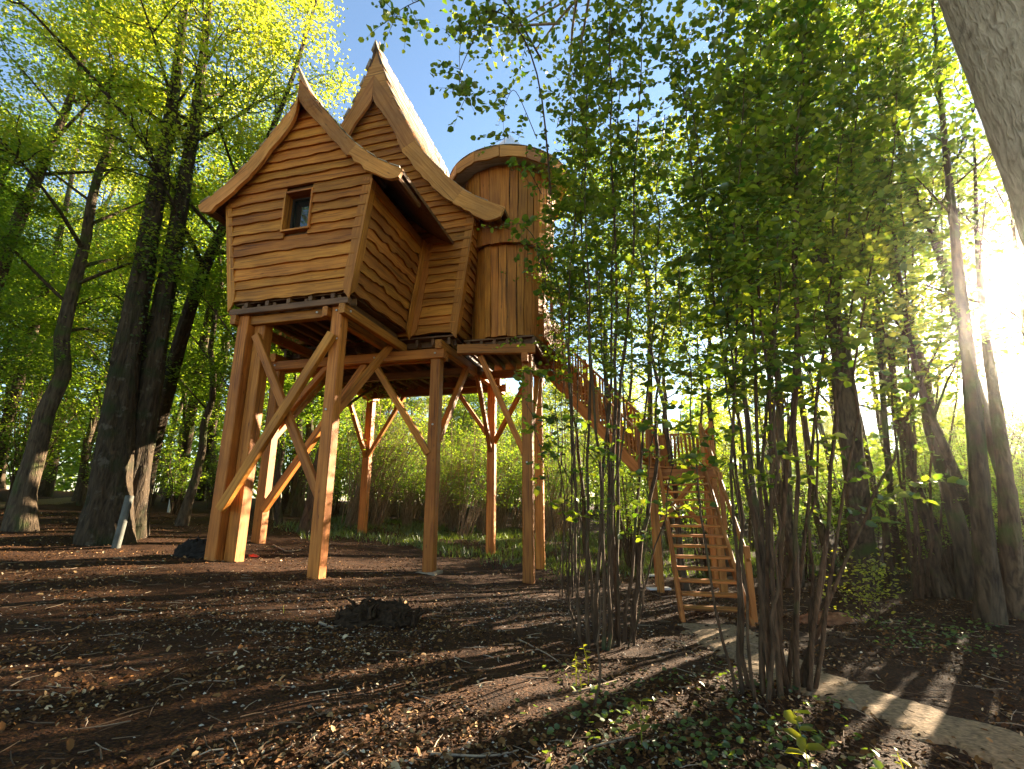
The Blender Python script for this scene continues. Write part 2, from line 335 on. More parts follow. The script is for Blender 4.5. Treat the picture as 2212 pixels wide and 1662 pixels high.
def wavy(n, amp, r, smooth=3):
    a = r.normal(0, 1, n + 8)
    for _ in range(smooth): a = np.convolve(a, [.25, .5, .25], 'same')
    a = a[4:4 + n]; return amp * a / (np.std(a) + 1e-6)

def lap_plank(BL, BR, z0, z1, zb, zt, TL, TR, xcut0, xcut1, parent, mat, r, nrm, amp=.022):
    """one live-edged lap board of a leaning wall; BL.. corners, z0..z1 heights; xcut functions give s-range 0..1"""
    pass

def wall_planks(BL, BR, TL, TR, ztop, parent, mat, seed, cut=None, hmean=.215, hole=None, amp=.009, thick=.07):
    """BL,BR bottom corners and TL,TR corners at TL[2]; extra height up to ztop. cut(z)->(smin,smax) in plan distance along wall"""
    r = np.random.default_rng(seed); BL, BR, TL, TR = [np.array(p, float) for p in (BL, BR, TL, TR)]
    zb, zt = BL[2], TL[2]
    def pos(s, z):
        f = (z - zb) / (zt - zb)
        L = BL + (TL - BL) * f; R = BR + (TR - BR) * f
        return L + (R - L) * s
    ax = (BR - BL); ax /= np.linalg.norm(ax); mid = (BL + BR) / 2; up = ((TL + TR) / 2 - mid); up /= np.linalg.norm(up)
    nrm = np.cross(ax, up); nrm /= np.linalg.norm(nrm)   # outward when looking at wall with BL left, BR right
    z = zb
    while z < ztop - .05:
        h = hmean * r.uniform(.82, 1.2); z1 = min(z + h, ztop)
        segs = [(0.0, 1.0)]
        if cut is not None:
            segs = cut(z, z1)
            if not segs: z = z1; continue
        if hole and z1 > hole[2] + .03 and z < hole[3] - .03:
            ns = []
            for a, b in segs:
                if hole[0] > a: ns.append((a, hole[0]))
                if hole[1] < b: ns.append((hole[1], b))
            segs = ns
        Wl = np.linalg.norm(BR - BL); nn = 46
        wav = wavy(nn, amp * r.uniform(.5, 1.5), r, 4) + wavy(nn, amp * .35, r, 1) * .4; tilt = r.uniform(-.012, .012)
        for a, b in segs:
            if (b - a) * Wl < .12: continue
            k = max(6, int((b - a) * nn)); ss = np.linspace(a, b, k)
            wv = np.interp(ss, np.linspace(0, 1, nn), wav) + tilt * (ss - .5) * 2
            V = []
            for s, o in zip(ss, wv):
                lo = pos(s, z - .028 + o); hi = pos(s, z1 + .02)
                V += [lo + nrm * (thick + .012), lo + nrm * .006, hi + nrm * .012, hi - nrm * .01, lo + nrm * (thick + .004) + up * .028]
            V = np.array(V); F = []
            for q in range(k - 1):
                i = q * 5; j = i + 5
                F += [(i, j, j + 4, i + 4), (i + 4, j + 4, j + 2, i + 2), (i + 1, j + 1, j, i), (i + 2, j + 2, j + 3, i + 3), (i + 3, j + 3, j + 1, i + 1)]
            F += [(0, 4, 2, 3, 1), tuple(np.array((1, 3, 2, 4, 0)) + (k - 1) * 5)]
            M = frame_matrix(V[0], ax, up); link('plank', mesh_from('plank', to_local(V, M), F), mat, parent, HM(M) if parent is house else M)
        z = z1

def part_root(name, label=None):
    """a wall/roof part: a mesh-less carrier would be a helper, so walls carry their own backing mesh"""
    pass

def quad_mesh_part(name, quads, mat, thick, label=None):
    V = []; F = []
    for q in quads:
        q = [np.array(p, float) for p in q]; n = np.cross(q[1] - q[0], q[2] - q[0]); n /= np.linalg.norm(n)
        b = len(V); m = len(q); V += q + [p - n * thick for p in q]
        F.append(tuple(range(b, b + m))); F.append(tuple(range(b + 2 * m - 1, b + m - 1, -1)))
        for i in range(m): F.append((b + i, b + m + i, b + m + (i + 1) % m, b + (i + 1) % m))
    V = np.array(V) - np.array([0, 0, HZ])
    return link(name, mesh_from(name, V, F), mat, house, label=label)
class Shift:  # wall part frame: same as house frame with world heights shifted
    pass

# ---- wall shells: backing mesh is the part "wall", planks are its pieces
def wall(name, corners, planks_kw, backing_poly, label=None):
    wp = quad_mesh_part(name, backing_poly if isinstance(backing_poly[0], list) else [backing_poly], DECKW, .05, label)
    kw = dict(planks_kw); kw['parent'] = wp
    sh = lambda p: (p[0], p[1], p[2] - HZ)
    c = [sh(p) for p in corners]
    cut = kw.pop('cut', None); ztop = kw.pop('ztop') - HZ; hole = kw.pop('hole', None)
    if hole: hole = (hole[0], hole[1], hole[2] - HZ, hole[3] - HZ)
    wall_planks(c[0], c[1], c[2], c[3], ztop, mat=WOOD, cut=(lambda a, b: cut(a + HZ, b + HZ)) if cut else None, hole=hole, **kw)
    return wp
FXC, FAP = -1.53, 12.22     # front gable centre and apex height
MXC, MAP = -1.52, 17.05     # main gable
ZB, ZE = 6.48, 9.1
fBL, fBR, fTL, fTR = (-3.32, 0, ZB), (-.02, 0, ZB), (-3.76, -.12, ZE), (.42, -.12, ZE)
def gable_cut(xL, xR, xL2, xR2, zb, zt, xc, ap, P, drop):
    def cut(z, z1):
        f = (z - zb) / (zt - zb); L = xL + (xL2 - xL) * f; R = xR + (xR2 - xR) * f
        # half width available under the roof at mid plank
        zz = z + .65 * (z1 - z) + drop - ap
        if zz > -.05: return []
        hwid = float(np.interp(-zz, -P[:, 1], P[:, 0])) if -zz < -P[-1, 1] else 99
        a = max(L, xc - hwid); b = min(R, xc + hwid)
        if b - a < .2: return []
        return [((a - L) / (R - L), (b - L) / (R - L))]
    return cut
def gable_poly(xL, xR, xL2, xR2, yb, yt, zb, zt, xc, ap, P, drop, off):
    pts = [(xL, yb + off, zb), (xR, yb + off, zb)]
    for sgn in (1, -1):
        seq = []
        for dx in np.linspace(0, 4.2, 15):
            z = ap + prof_z(P, dx) - drop
            f = (z - zb) / (zt - zb); lim = (xR + (xR2 - xR) * f - xc) if sgn > 0 else (xc - (xL + (xL2 - xL) * f))
            if dx <= lim: seq.append((xc + sgn * dx, yb + (yt - yb) * f + off, z))
        pts += seq[::-1] if sgn > 0 else seq[1:]
    return pts
WIN = (-1.99 + .02, -1.25 + .03, 8.24, 9.30)
def win_s(x, z):
    f = (z - ZB) / (ZE - ZB); L = fBL[0] + (fTL[0] - fBL[0]) * f; R = fBR[0] + (fTR[0] - fBR[0]) * f; return (x - L) / (R - L)
def front_backing():
    f = lambda z: (z - ZB) / (ZE - ZB)
    def Q(x, z): return (x, -.12 * f(z) + .045, z)
    XL = lambda z: -3.32 - .44 * f(z); XR = lambda z: -.02 + .44 * f(z)
    x0, x1, z0, z1 = WIN[0] - .03, WIN[1] + .03, WIN[2] - .03, WIN[3] + .03
    g = gable_poly(-3.32, -.02, -3.76, .42, 0, -.12, ZB, ZE, FXC, FAP, FP, .2, .045)
    top = [p for p in g if p[2] > z1]; hw_ = float(np.interp(FAP - .2 - z1, -FP[:, 1], FP[:, 0]))
    lo, hi = max(XL(z1), FXC - hw_), min(XR(z1), FXC + hw_)
    return [[Q(XL(ZB), ZB), Q(XR(ZB), ZB), Q(XR(z0), z0), Q(XL(z0), z0)], [Q(XL(z0), z0), Q(x0, z0), Q(x0, z1), Q(lo, z1)], [Q(x1, z0), Q(XR(z0), z0), Q(hi, z1), Q(x1, z1)], [Q(lo, z1), Q(hi, z1)] + top]
wall('front_wall', (fBL, fBR, fTL, fTR), dict(ztop=FAP - .25, seed=5, hmean=.295, hole=(win_s(WIN[0], 8.8), win_s(WIN[1], 8.8), WIN[2], WIN[3]),
     cut=gable_cut(-3.32, -.02, -3.76, .42, ZB, ZE, FXC, FAP, FP, .16)), front_backing())
# right and left side walls of the small cabin
wall('side_wall', ((-.02, 0, ZB), (.02, 2.95, ZB), (.42, -.12, ZE + .1), (.44, 2.95, ZE + .1)), dict(ztop=9.35, seed=6, hmean=.27, amp=.02),
     [(-.06, 0, ZB), (-.02, 2.95, ZB), (.39, 2.95, 9.3), (.37, -.1, 9.3)])
wall('side_wall', ((-3.34, 2.95, ZB), (-3.32, 0, ZB), (-3.78, 2.95, ZE + .1), (-3.76, -.12, ZE + .1)), dict(ztop=9.35, seed=7, hmean=.25, amp=.03),
     [(-3.28, 2.95, ZB), (-3.28, 0, ZB), (-3.72, -.1, 9.3), (-3.72, 2.95, 9.3)])
# main house
mBL, mBR, mTL, mTR = (-4.5, 3.1, 6.4), (1.5, 3.1, 6.4), (-5.06, 3.0, 9.9), (2.06, 3.0, 9.9)
wall('gable_wall', (mBL, mBR, mTL, mTR), dict(ztop=MAP - .6, seed=8, hmean=.27, amp=.014,
     cut=gable_cut(-4.5, 1.5, -5.06, 2.06, 6.4, 9.9, MXC, MAP, MP, .3)), gable_poly(-4.5, 1.5, -5.06, 2.06, 3.1, 3.0, 6.4, 9.9, MXC, MAP, MP, .35, .045))
wall('side_wall', ((1.5, 3.1, 6.4), (1.5, 8.8, 6.4), (2.06, 3.0, 9.9), (2.06, 8.8, 9.9)), dict(ztop=10.2, seed=9, hmean=.26, amp=.02),
     [(1.46, 3.1, 6.4), (1.46, 8.8, 6.4), (2.04, 8.8, 10.15), (2.04, 3.05, 10.15)])
wall('side_wall', ((-4.5, 8.8, 6.4), (-4.5, 3.1, 6.4), (-5.06, 8.8, 9.9), (-5.06, 3.0, 9.9)), dict(ztop=10.2, seed=10, hmean=.3, amp=.03),
     [(-4.46, 8.8, 6.4), (-4.46, 3.1, 6.4), (-5.04, 3.05, 10.15), (-5.04, 8.8, 10.15)])
quad_mesh_part('back_wall', [gable_poly(-4.5, 1.5, -5.06, 2.06, 8.8, 8.8, 6.4, 9.9, MXC, MAP, MP, .35, 0)[::-1]], WOOD, .06)

# ---- corner boards: pointed live-edged boards
def corner_board(p0, p1, wid, seed, side, face):
    """p0 bottom tip, p1 top, board lies in the plane (face = along-wall axis)"""
    r = np.random.default_rng(seed); p0 = np.array(p0, float); p1 = np.array(p1, float); ax = p1 - p0; L = np.linalg.norm(ax); ax /= L
    f = np.array(face, float); f -= ax * (f @ ax); f /= np.linalg.norm(f); n = np.cross(ax, f)
    k = 22; s = np.linspace(0, L, k); wa = wavy(k, .014, r, 2); V = []
    for q in range(k):
        t = s[q]; taper = min(1, (t / .26) ** .6) if t < .26 else 1
        inner = wid * taper + wa[q] * (taper > .5)
        c = p0 + ax * t
        V += [c, c + f * inner * side, c + n * .05, c + f * inner * side + n * .05]
    F = []
    for q in range(k - 1):
        i = q * 4; j = i + 4
        F += [(i, i + 1, j + 1, j), (i + 2, j + 2, j + 3, i + 3), (i, j, j + 2, i + 2), (i + 1, i + 3, j + 3, j + 1)]
    F += [(0, 2, 3, 1), tuple(np.array((1, 3, 2, 0)) + (k - 1) * 4)]
    V = np.array(V) - np.array([0, 0, HZ]); M = frame_matrix(V[0], ax, n)
    link('corner_board', mesh_from('corner_board', to_local(V, M), F), BARGE if False else TIMBER, house, M)
e = .07
corner_board((.05, -e, 6.22), (.50, -.12 - e, 9.35), .24, 21, -1, (1, 0, 0))
corner_board((.05 + .008, -e, 6.30), (.50 + .008, -.12 - e, 9.3), .24, 22, 1, (0, 1, 0))
corner_board((-3.40, -e, 6.2), (-3.86, -.12 - e, 9.25), .2, 23, 1, (1, 0, 0))
corner_board((-3.40, -e + .05, 6.3), (-3.86, -.12 - e + .05, 9.25), .2, 29, 1, (0, 1, 0))
corner_board((1.57, 3.1 - e, 6.15), (2.14, 3.0 - e, 10.3), .26, 24, -1, (1, 0, 0))
corner_board((1.578, 3.1 - e, 6.22), (2.148, 3.0 - e, 10.3), .22, 25, 1, (0, 1, 0))
corner_board((.14, 2.98, 6.2), (.56, 2.96, 9.3), .22, 26, -1, (0, 1, 0))
corner_board((.10, 2.985, 6.25), (.53, 2.955, 9.3), .22, 28, 1, (1, 0, 0))

# ---- window in the front wall
def window():
    x0, x1, z0, z1 = WIN; f = lambda z: -.12 * (z - ZB) / (ZE - ZB)
    yb = (f(z0) + f(z1)) / 2
    yo, yi = yb - .10, yb + .22
    pane = link('window', mesh_from('pane', [(x0, yi, z0 - HZ), (x1, yi, z0 - HZ), (x1, yi, z1 - HZ), (x0, yi, z1 - HZ)], [(0, 1, 2, 3)]), GLASS, house, label='small dark window pane')
    w = .045
    for a, b, nm in (((x0 - w, z0 - w), (x0, z1 + w), 'frame'), ((x1, z0 - w), (x1 + w, z1 + w), 'frame'), ((x0, z1), (x1, z1 + w), 'frame'), ((x0, z0 - w), (x1, z0), 'sill')):
        V = [(x, y, z - HZ) for x in (a[0], b[0]) for y in (yo + (.0 if nm == 'sill' else .004), yi + .05) for z in (a[1], b[1])]
        F = [(0, 1, 3, 2), (4, 6, 7, 5), (0, 4, 5, 1), (2, 3, 7, 6), (0, 2, 6, 4), (1, 5, 7, 3)]
        c = np.mean(V, axis=0); V = np.array(V)
        long = (1, 0, 0) if (b[0] - a[0]) > (b[1] - a[1]) else (0, 0, 1); upv = (0, 0, 1) if long == (1, 0, 0) else (1, 0, 0)
        M = frame_matrix(c, long, upv); link(nm, mesh_from(nm, to_local(V, M), F), TIMBER, pane, M)
    s = .05
    for a, b in (((x0, z0), (x0 + s, z1)), ((x1 - s, z0), (x1, z1)), ((x0 + s, z1 - s), (x1 - s, z1)), ((x0 + s, z0), (x1 - s, z0 + s))):
        V = [(x, y, z - HZ) for x in (a[0], b[0]) for y in (yi - .05, yi - .004) for z in (a[1], b[1])]
        F = [(0, 1, 3, 2), (4, 6, 7, 5), (0, 4, 5, 1), (2, 3, 7, 6), (0, 2, 6, 4), (1, 5, 7, 3)]
        link('sash', mesh_from('sash', V, F), DARKW, pane)
    # dim room box behind the pane
def glass_mat():
    m, t, out = new_mat('window_glass'); p = N(t, 'ShaderNodeBsdfPrincipled'); p.inputs['Base Color'].default_value = (.012, .014, .014, 1); p.inputs['Roughness'].default_value = .04; p.inputs['Specular IOR Level'].default_value = .9
    t.links.new(p.outputs[0], out.inputs[0]); return m
GLASS = glass_mat(); DARKW = plain_mat('dark_sash_paint', (.03, .022, .018), .5)
window()

# ---- roofs
def roof(name, xc, ap, P, y0, y1, prow_y, prow_z, prow_w, bw, seed, sh_pitch, sh_w, single_side, nmax, label, BP=None, bap=None):
    """swooping gable roof; prow = the ridge pushed out and up at the front"""
    r = np.random.default_rng(seed)
    def fr(dx):  k = max(0.0, 1 - abs(dx) / prow_w); return k * k
    def pt(sgn, dx, z, y):
        k = fr(dx); t = (y - y0) / (y1 - y0); t2 = max(0.0, 1 - (y - y0) / .9)
        return np.array([xc + sgn * dx, y - prow_y * k * (1 - t) ** 3, ap + z + prow_z * k * t2 ** 2])
    ys = np.r_[np.linspace(y0, y0 + .9, 6), np.linspace(y0 + 1.2, y1, 7)]
    V = []; F = []
    prof = [(-1, *q) for q in P[::-1]] + [(1, *q) for q in P[1:]]
    m = len(prof)
    for y in ys:
        for sgn, dx, z in prof: V.append(pt(sgn, dx, z, y))
    V = np.array(V); nV = len(V); Vb = V.copy()
    # thickness straight down along normal approx
    nx = np.gradient(np.array([p[0] * p[1] for p in prof])); nz = np.gradient(np.array([p[2] for p in prof])); ln = np.hypot(nx, nz); nrm = np.c_[-nz / ln, 0 * nx, nx / ln]
    Vb -= np.tile(nrm, (len(ys), 1)) * .07
    for a in range(len(ys) - 1):
        for b in range(m - 1):
            i = a * m + b; F.append((i, i + 1, i + m + 1, i + m)); F.append((nV + i, nV + i + m, nV + i + m + 1, nV + i + 1))
    for b in range(m - 1): F.append((b, nV + b, nV + b + 1, b + 1)); i = (len(ys) - 1) * m + b; F.append((i, i + 1, nV + i + 1, nV + i))
    for a in range(len(ys) - 1):
        i = a * m; F.append((i, i + m, nV + i + m, nV + i)); i = a * m + m - 1; F.append((i, nV + i, nV + i + m, i + m))
    VV = np.r_[V, Vb] - np.array([0, 0, HZ])
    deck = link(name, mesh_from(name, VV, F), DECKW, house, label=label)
    # bargeboards: two boards each side with a live lower edge
    d = np.r_[0, np.cumsum(np.linalg.norm(np.diff(P, axis=0), axis=1))]; P_, d_, ap_, pyz = P, d, ap, (prow_y, prow_z)
    if BP is not None:
        P, ap = BP, bap; d = np.r_[0, np.cumsum(np.linalg.norm(np.diff(P, axis=0), axis=1))]; prow_y = prow_z = 0.0
        tri = [(xc + sg * x, y0 - .03, ap_ + z - .03) for sg in (-1, 1) for x, z in ([q for q in P_[::-1] if q[0] < 1.1] if sg < 0 else [q for q in P_[1:] if q[0] < 1.1])]
        tri += [(xc + sg * x, y0 - .03, bap + z - .05) for sg in (1, -1) for x, z in ([q for q in BP[::-1] if q[0] < 1.1] if sg > 0 else [q for q in BP[1:] if q[0] < 1.1])]
        quad_mesh_part('apex_panel', [tri], BARGE, .05)
    for sgn in (1, -1):
        cuts = [0, .62 * d[-1], d[-1] + .02] if ap < 14 else [0, .45 * d[-1], .8 * d[-1], d[-1] + .02]
        for ci in range(len(cuts) - 1):
            s = np.linspace(cuts[ci], min(cuts[ci + 1], d[-1]), 26); wv = wavy(26, .018, r, 3)
            X = np.interp(s, d, P[:, 0]); Z = np.interp(s, d, P[:, 1]); tx = np.gradient(X, s); tz = np.gradient(Z, s); Vp = []
            for q in range(26):
                n = np.array([tz[q], -tx[q]]); n /= np.linalg.norm(n)     # pointing inward/down
                if n[1] > 0: n = -n
                wdt = bw * (1 + .12 * (s[q] / d[-1])) + wv[q]
                tail = max(0, (s[q] - (d[-1] - .35)) / .35); wdt *= 1 - .45 * tail ** 2
                lo = np.array([X[q] + n[0] * wdt, Z[q] + n[1] * wdt])
                if lo[0] < .004: # mitre at the apex
                    k = (X[q] - .004) / max(1e-6, X[q] - lo[0]); lo = np.array([.004, Z[q] + n[1] * wdt * k])
                hi3 = pt(sgn, X[q], Z[q] + .01, y0) if BP is None else np.array([xc + sgn * X[q], y0, ap + Z[q] + .01]); lo3 = np.array([xc + sgn * lo[0], y0 - prow_y * fr(lo[0]) * .9, ap + lo[1] + prow_z * fr(lo[0]) * .8])
                th = np.array([0, -.075, 0]); th2 = np.array([0, .02, 0])
                Vp += [hi3 + th, lo3 + th, lo3 + th2, hi3 + th2]
            Fp = []
            for q in range(25):
                i = q * 4; j = i + 4
                for a in range(4): b = (a + 1) % 4; Fp.append((i + a, i + b, j + b, j + a) if sgn < 0 else (i + a, j + a, j + b, i + b))
            Fp += [(0, 3, 2, 1), tuple(np.array((0, 1, 2, 3)) + 100)]
            Vp = np.array(Vp) - np.array([0, 0, HZ]); ax = Vp[100] - Vp[0]; M = frame_matrix(Vp[0], ax, (0, -1, 0))
            link('bargeboard', mesh_from('bargeboard', to_local(Vp, M), Fp), BARGE, deck, M)
    P, d, ap = P_, d_, ap_; prow_y, prow_z = pyz
    # purlin ends under the soffit
    for sgn in (1, -1):
        for q in (.36, .68, .97) if ap < 14 else (.3, .55, .8, .97):
            s = q * d[-1]; X = np.interp(s, d, P[:, 0]); Z = np.interp(s, d, P[:, 1])
            i = min(len(P) - 2, int(q * (len(P) - 1))); tn = P[i + 1] - P[i]; n = np.array([tn[1], -tn[0]]); n /= np.linalg.norm(n); n = n if n[1] < 0 else -n
            c = np.array([X + n[0] * .17, Z + n[1] * .17])
            hbeam('purlin', (xc + sgn * c[0], y0 + .03, ap + c[1]), (xc + sgn * c[0], min(y1, y0 + 1.2), ap + c[1]), .16, .16, DECKW, parent=house, c=.04)
    # shingles
    rows = int(d[-1] / sh_pitch); cols = int((y1 - y0) / sh_w); base = []
    sv = np.array([(-.5, 0, 0), (.5, 0, 0), (.5, 1, 0), (-.5, 1, 0), (-.5, 0, -.022), (.5, 0, -.022), (.5, 1, -.012), (-.5, 1, -.012)], float)
    sf = [(0, 1, 2, 3), (7, 6, 5, 4), (0, 4, 5, 1), (1, 5, 6, 2), (2, 6, 7, 3), (3, 7, 4, 0)]
    unit = mesh_from('shingle', sv * [sh_w * .96, sh_pitch * 1.35, 1], sf); unit.materials.append(SHING)
    merged = Acc(); cnt = 0
    for sgn in (1, -1):
        for c in range(cols):
            for q in range(rows):
                s1 = (q + 1) * sh_pitch; X1, Z1 = np.interp(s1, d, P[:, 0]), np.interp(s1, d, P[:, 1]); s0 = max(0, s1 - .05); X0, Z0 = np.interp(s0, d, P[:, 0]), np.interp(s0, d, P[:, 1])
                yy = y0 - .09 + sh_w * (c + .5) + (sh_w * .5 if q % 2 else 0) + r.uniform(-.02, .02)
                if yy > y1: continue
                p1 = pt(sgn, X1, Z1, yy); upv = np.array([sgn * (X0 - X1), 0, Z0 - Z1]); upv /= np.linalg.norm(upv)
                al = np.array([0, 1.0, 0]) if sgn > 0 else np.array([0, -1.0, 0])
                nn = np.cross(al, upv); base_p = p1 + nn * (.035 + r.uniform(0, .02)) + upv * r.uniform(-.03, .02) - np.array([0, 0, HZ])
                upv2 = upv - nn * .035; upv2 /= np.linalg.norm(upv2)
                M = Matrix((Vector(al), Vector(upv2), Vector(al).cross(Vector(upv2)))).transposed().to_4x4(); M.translation = Vector(base_p)
                if sgn > 0 and single_side and cnt < nmax:
                    link('shingle', unit, None, deck, M); cnt += 1
                else:
                    Mn = np.array(M); merged.add((sv * [sh_w * .96, sh_pitch * 1.35, 1]) @ Mn[:3, :3].T + Mn[:3, 3], np.array(sf))
    if merged.n: link('shingles', merged.mesh('shingles', False), SHING, deck, kind='stuff')
    # ridge cap board
    k0 = pt(1, 0, 0, y0); k1 = pt(1, 0, 0, y1)
    return deck
roof('front_roof', FXC, FAP, FP, -.36, 2.98, .30, .06, .4, .34, 31, .22, .26, True, 130, 'shingled swooping roof of the smaller front gable')
roof('main_roof', MXC, MAP, MP, 2.62, 9.6, .12, .12, .5, .5, 32, .33, .42, True, 296, 'tall steep shingled roof of the main gable, sunlit on one side', densify(BOARD_PROF), 15.78)
# horn boards on the apexes
def horn(p, tip, w, name='ridge_horn'):
    a = Acc(); p = np.array(p, float); tip = np.array(tip, float); s = np.linspace(0, 1, 9); pts = p + (tip - p) * s[:, None]; pts[:, 2] += .10 * (s ** 2 - s); 
    V, F = tube_np(pts, w * (1 - s) ** .8 + .012, 5); V = V - np.array([0, 0, HZ]); link(name, mesh_np(name, V, F), SHING, house)
horn((FXC, -.30, 12.14), (FXC, -.84, 12.60), .13); horn((MXC, 2.85, 16.85), (MXC, 2.7, 17.4), .10)

# ---- round tower
TC = (2.76, 4.67)
def drum(name, r0, r1, z0, z1, n, seed, label=None):
    r = np.random.default_rng(seed); acc = Acc(); nn = 40; a = np.linspace(0, 2 * np.pi, nn, endpoint=False)
    V = np.r_[np.c_[TC[0] + (r0 - .06) * np.cos(a), TC[1] + (r0 - .06) * np.sin(a), np.full(nn, z0 + .03 - HZ)], np.c_[TC[0] + (r1 - .06) * np.cos(a), TC[1] + (r1 - .06) * np.sin(a), np.full(nn, z1 - HZ)]]
    F = [(i, (i + 1) % nn, nn + (i + 1) % nn, nn + i) for i in range(nn)] + [tuple(range(nn - 1, -1, -1)), tuple(range(nn, 2 * nn))]
    core = link(name, mesh_from(name, V, F), DECKW, house, label=label)
    th = 0.0; edges = np.cumsum(r.uniform(.8, 1.2, n)); edges = np.r_[0, edges] / edges[-1] * 2 * np.pi
    for i in range(n):
        a0, a1 = edges[i] + .007, edges[i + 1] - .007; am = (a0 + a1) / 2; lift = .012 + .02 * (i % 2) + r.uniform(0, .02)
        k = 8; zz = np.linspace(z0 - r.uniform(0, .05), z1, k); wl, wr = wavy(k, .006, r, 1), wavy(k, .006, r, 1); V = []
        for q in range(k):
            f = max(0.0, (zz[q] - z0) / (z1 - z0)); R = r0 + (r1 - r0) * f ** 1.5
            for rr, aa in ((R + lift, a0 + wl[q]), (R + lift, a1 + wr[q]), (R - .03, a1 + wr[q]), (R - .03, a0 + wl[q])):
                V.append((TC[0] + rr * math.cos(aa), TC[1] + rr * math.sin(aa), zz[q] - HZ))
        F = []
        for q in range(k - 1):
            b = q * 4
            for s in range(4): F.append((b + s, b + (s + 1) % 4, b + 4 + (s + 1) % 4, b + 4 + s))
        F += [(3, 2, 1, 0), tuple(np.array((0, 1, 2, 3)) + (k - 1) * 4)]
        V = np.array(V); M = frame_matrix(V[0], V[(k - 1) * 4] - V[0], (math.cos(am), math.sin(am), 0))
        link('plank', mesh_from('plank', to_local(V, M), F), WOOD, core, M)
drum('tower_wall', 1.16, 1.24, 6.3, 9.35, 28, 41, 'lower drum of the round tower clad in upright boards')
drum('tower_wall', 1.42, 1.56, 9.2, 11.75, 32, 42, 'wider upper drum of the round tower')
def tower_roof():
    nn = 16; a = np.linspace(0, 2 * np.pi, nn, endpoint=False) + .1; R = 2.02; zt, zbm = 12.02, 11.55
    V = [(TC[0] + R * math.cos(x), TC[1] + R * math.sin(x), 12.0 - HZ) for x in a] + [(TC[0] + .25 * math.cos(x), TC[1] + .25 * math.sin(x), 13.45 - HZ) for x in a]
    V += [(TC[0] + (R - .03) * math.cos(x), TC[1] + (R - .03) * math.sin(x), 11.9 - HZ) for x in a] + [(TC[0] + 1.4 * math.cos(x), TC[1] + 1.4 * math.sin(x), 11.78 - HZ) for x in a]
    F = []
    for i in range(nn):
        j = (i + 1) % nn; F += [(i, j, nn + j, nn + i), (2 * nn + i, 3 * nn + i, 3 * nn + j, 2 * nn + j), (i, 2 * nn + i, 2 * nn + j, j), (3 * nn + i, nn + i, nn + j, 3 * nn + j)]
    cone = link('tower_roof', mesh_from('tower_roof', V, F), SHING, house, label='low conical roof of the round tower')
    for i in range(nn):
        p = np.array([TC[0] + (R + .04) * math.cos(a[i]), TC[1] + (R + .04) * math.sin(a[i])]); j = (i + 1) % nn
        q = np.array([TC[0] + (R + .04) * math.cos(a[j]), TC[1] + (R + .04) * math.sin(a[j])])
        am = (a[i] + a[j] if j else a[i] + a[j] + 2 * np.pi) / 2
        k = 7; s = np.linspace(0, 1, k); V = []; rr = np.random.default_rng(60 + i); wv = wavy(k, .015, rr, 1)
        on = np.array([math.cos(am), math.sin(am), 0]) * .06
        for m in range(k):
            c = p + (q - p) * s[m]; lo = np.array([c[0], c[1], 11.66 + wv[m] - HZ]); hi = np.array([c[0], c[1], 12.04 - HZ]); V += [hi + on, lo + on, lo, hi]
        F = []
        for m in range(k - 1):
            b = m * 4
            for t in range(4): F.append((b + t, b + (t + 1) % 4, b + 4 + (t + 1) % 4, b + 4 + t))
        F += [(3, 2, 1, 0), tuple(np.array((0, 1, 2, 3)) + (k - 1) * 4)]
        V = np.array(V); M = frame_matrix(V[0], V[(k - 1) * 4] - V[0], (0, 0, 1)); link('fascia_board', mesh_from('fascia_board', to_local(V, M), F), BARGE, cone, M)
    # radiating shingle courses
    sh = Acc(); sv = np.array([(-.5, 0, 0), (.5, 0, 0), (.5, 1, 0), (-.5, 1, 0), (-.5, 0, -.02), (.5, 0, -.02), (.5, 1, -.01), (-.5, 1, -.01)]); sf = np.array([(0, 1, 2, 3), (7, 6, 5, 4), (0, 4, 5, 1), (1, 5, 6, 2), (2, 6, 7, 3), (3, 7, 4, 0)])
    sl = np.array([-(R - .25), 1.45]); sl /= np.linalg.norm(sl)
    for ring in range(7):
        rad = R + .06 - ring * .28; n = max(8, int(2 * np.pi * rad / .3)); z = 12.06 + (R + .06 - rad) * 1.45 / (R - .25)
        for i in range(n):
            t = (i + .5 * (ring % 2)) / n * 2 * np.pi; er = np.array([math.cos(t), math.sin(t), 0]); et = np.array([-math.sin(t), math.cos(t), 0]); upv = er * sl[0] + np.array([0, 0, sl[1]]); nv = np.cross(et, upv)
            M = np.c_[et * .29 * rad / max(rad, .4), upv * .36, nv]; sh.add(sv @ M.T + np.array([TC[0], TC[1], z - HZ]) + er * rad + nv * .03, sf)
    link('shingles', sh.mesh('shingles', False), SHING, cone, kind='stuff')
    # pale metal cap
    nn = 12; a = np.linspace(0, 2 * np.pi, nn, endpoint=False); prof = [(.8, 13.1), (.78, 13.18), (.46, 13.66), (.22, 13.98), (.01, 14.28)]; V = []; 
    for rr, z in prof: V += [(TC[0] + rr * math.cos(x), TC[1] + rr * math.sin(x), z - HZ) for x in a]
    F = [(k * nn + i, k * nn + (i + 1) % nn, (k + 1) * nn + (i + 1) % nn, (k + 1) * nn + i) for k in range(4) for i in range(nn)]
    link('metal_cap', mesh_from('metal_cap', V, F), plain_mat('zinc_cap', (.7, .71, .72), .45, .1, metal=.2), cone)
tower_roof()

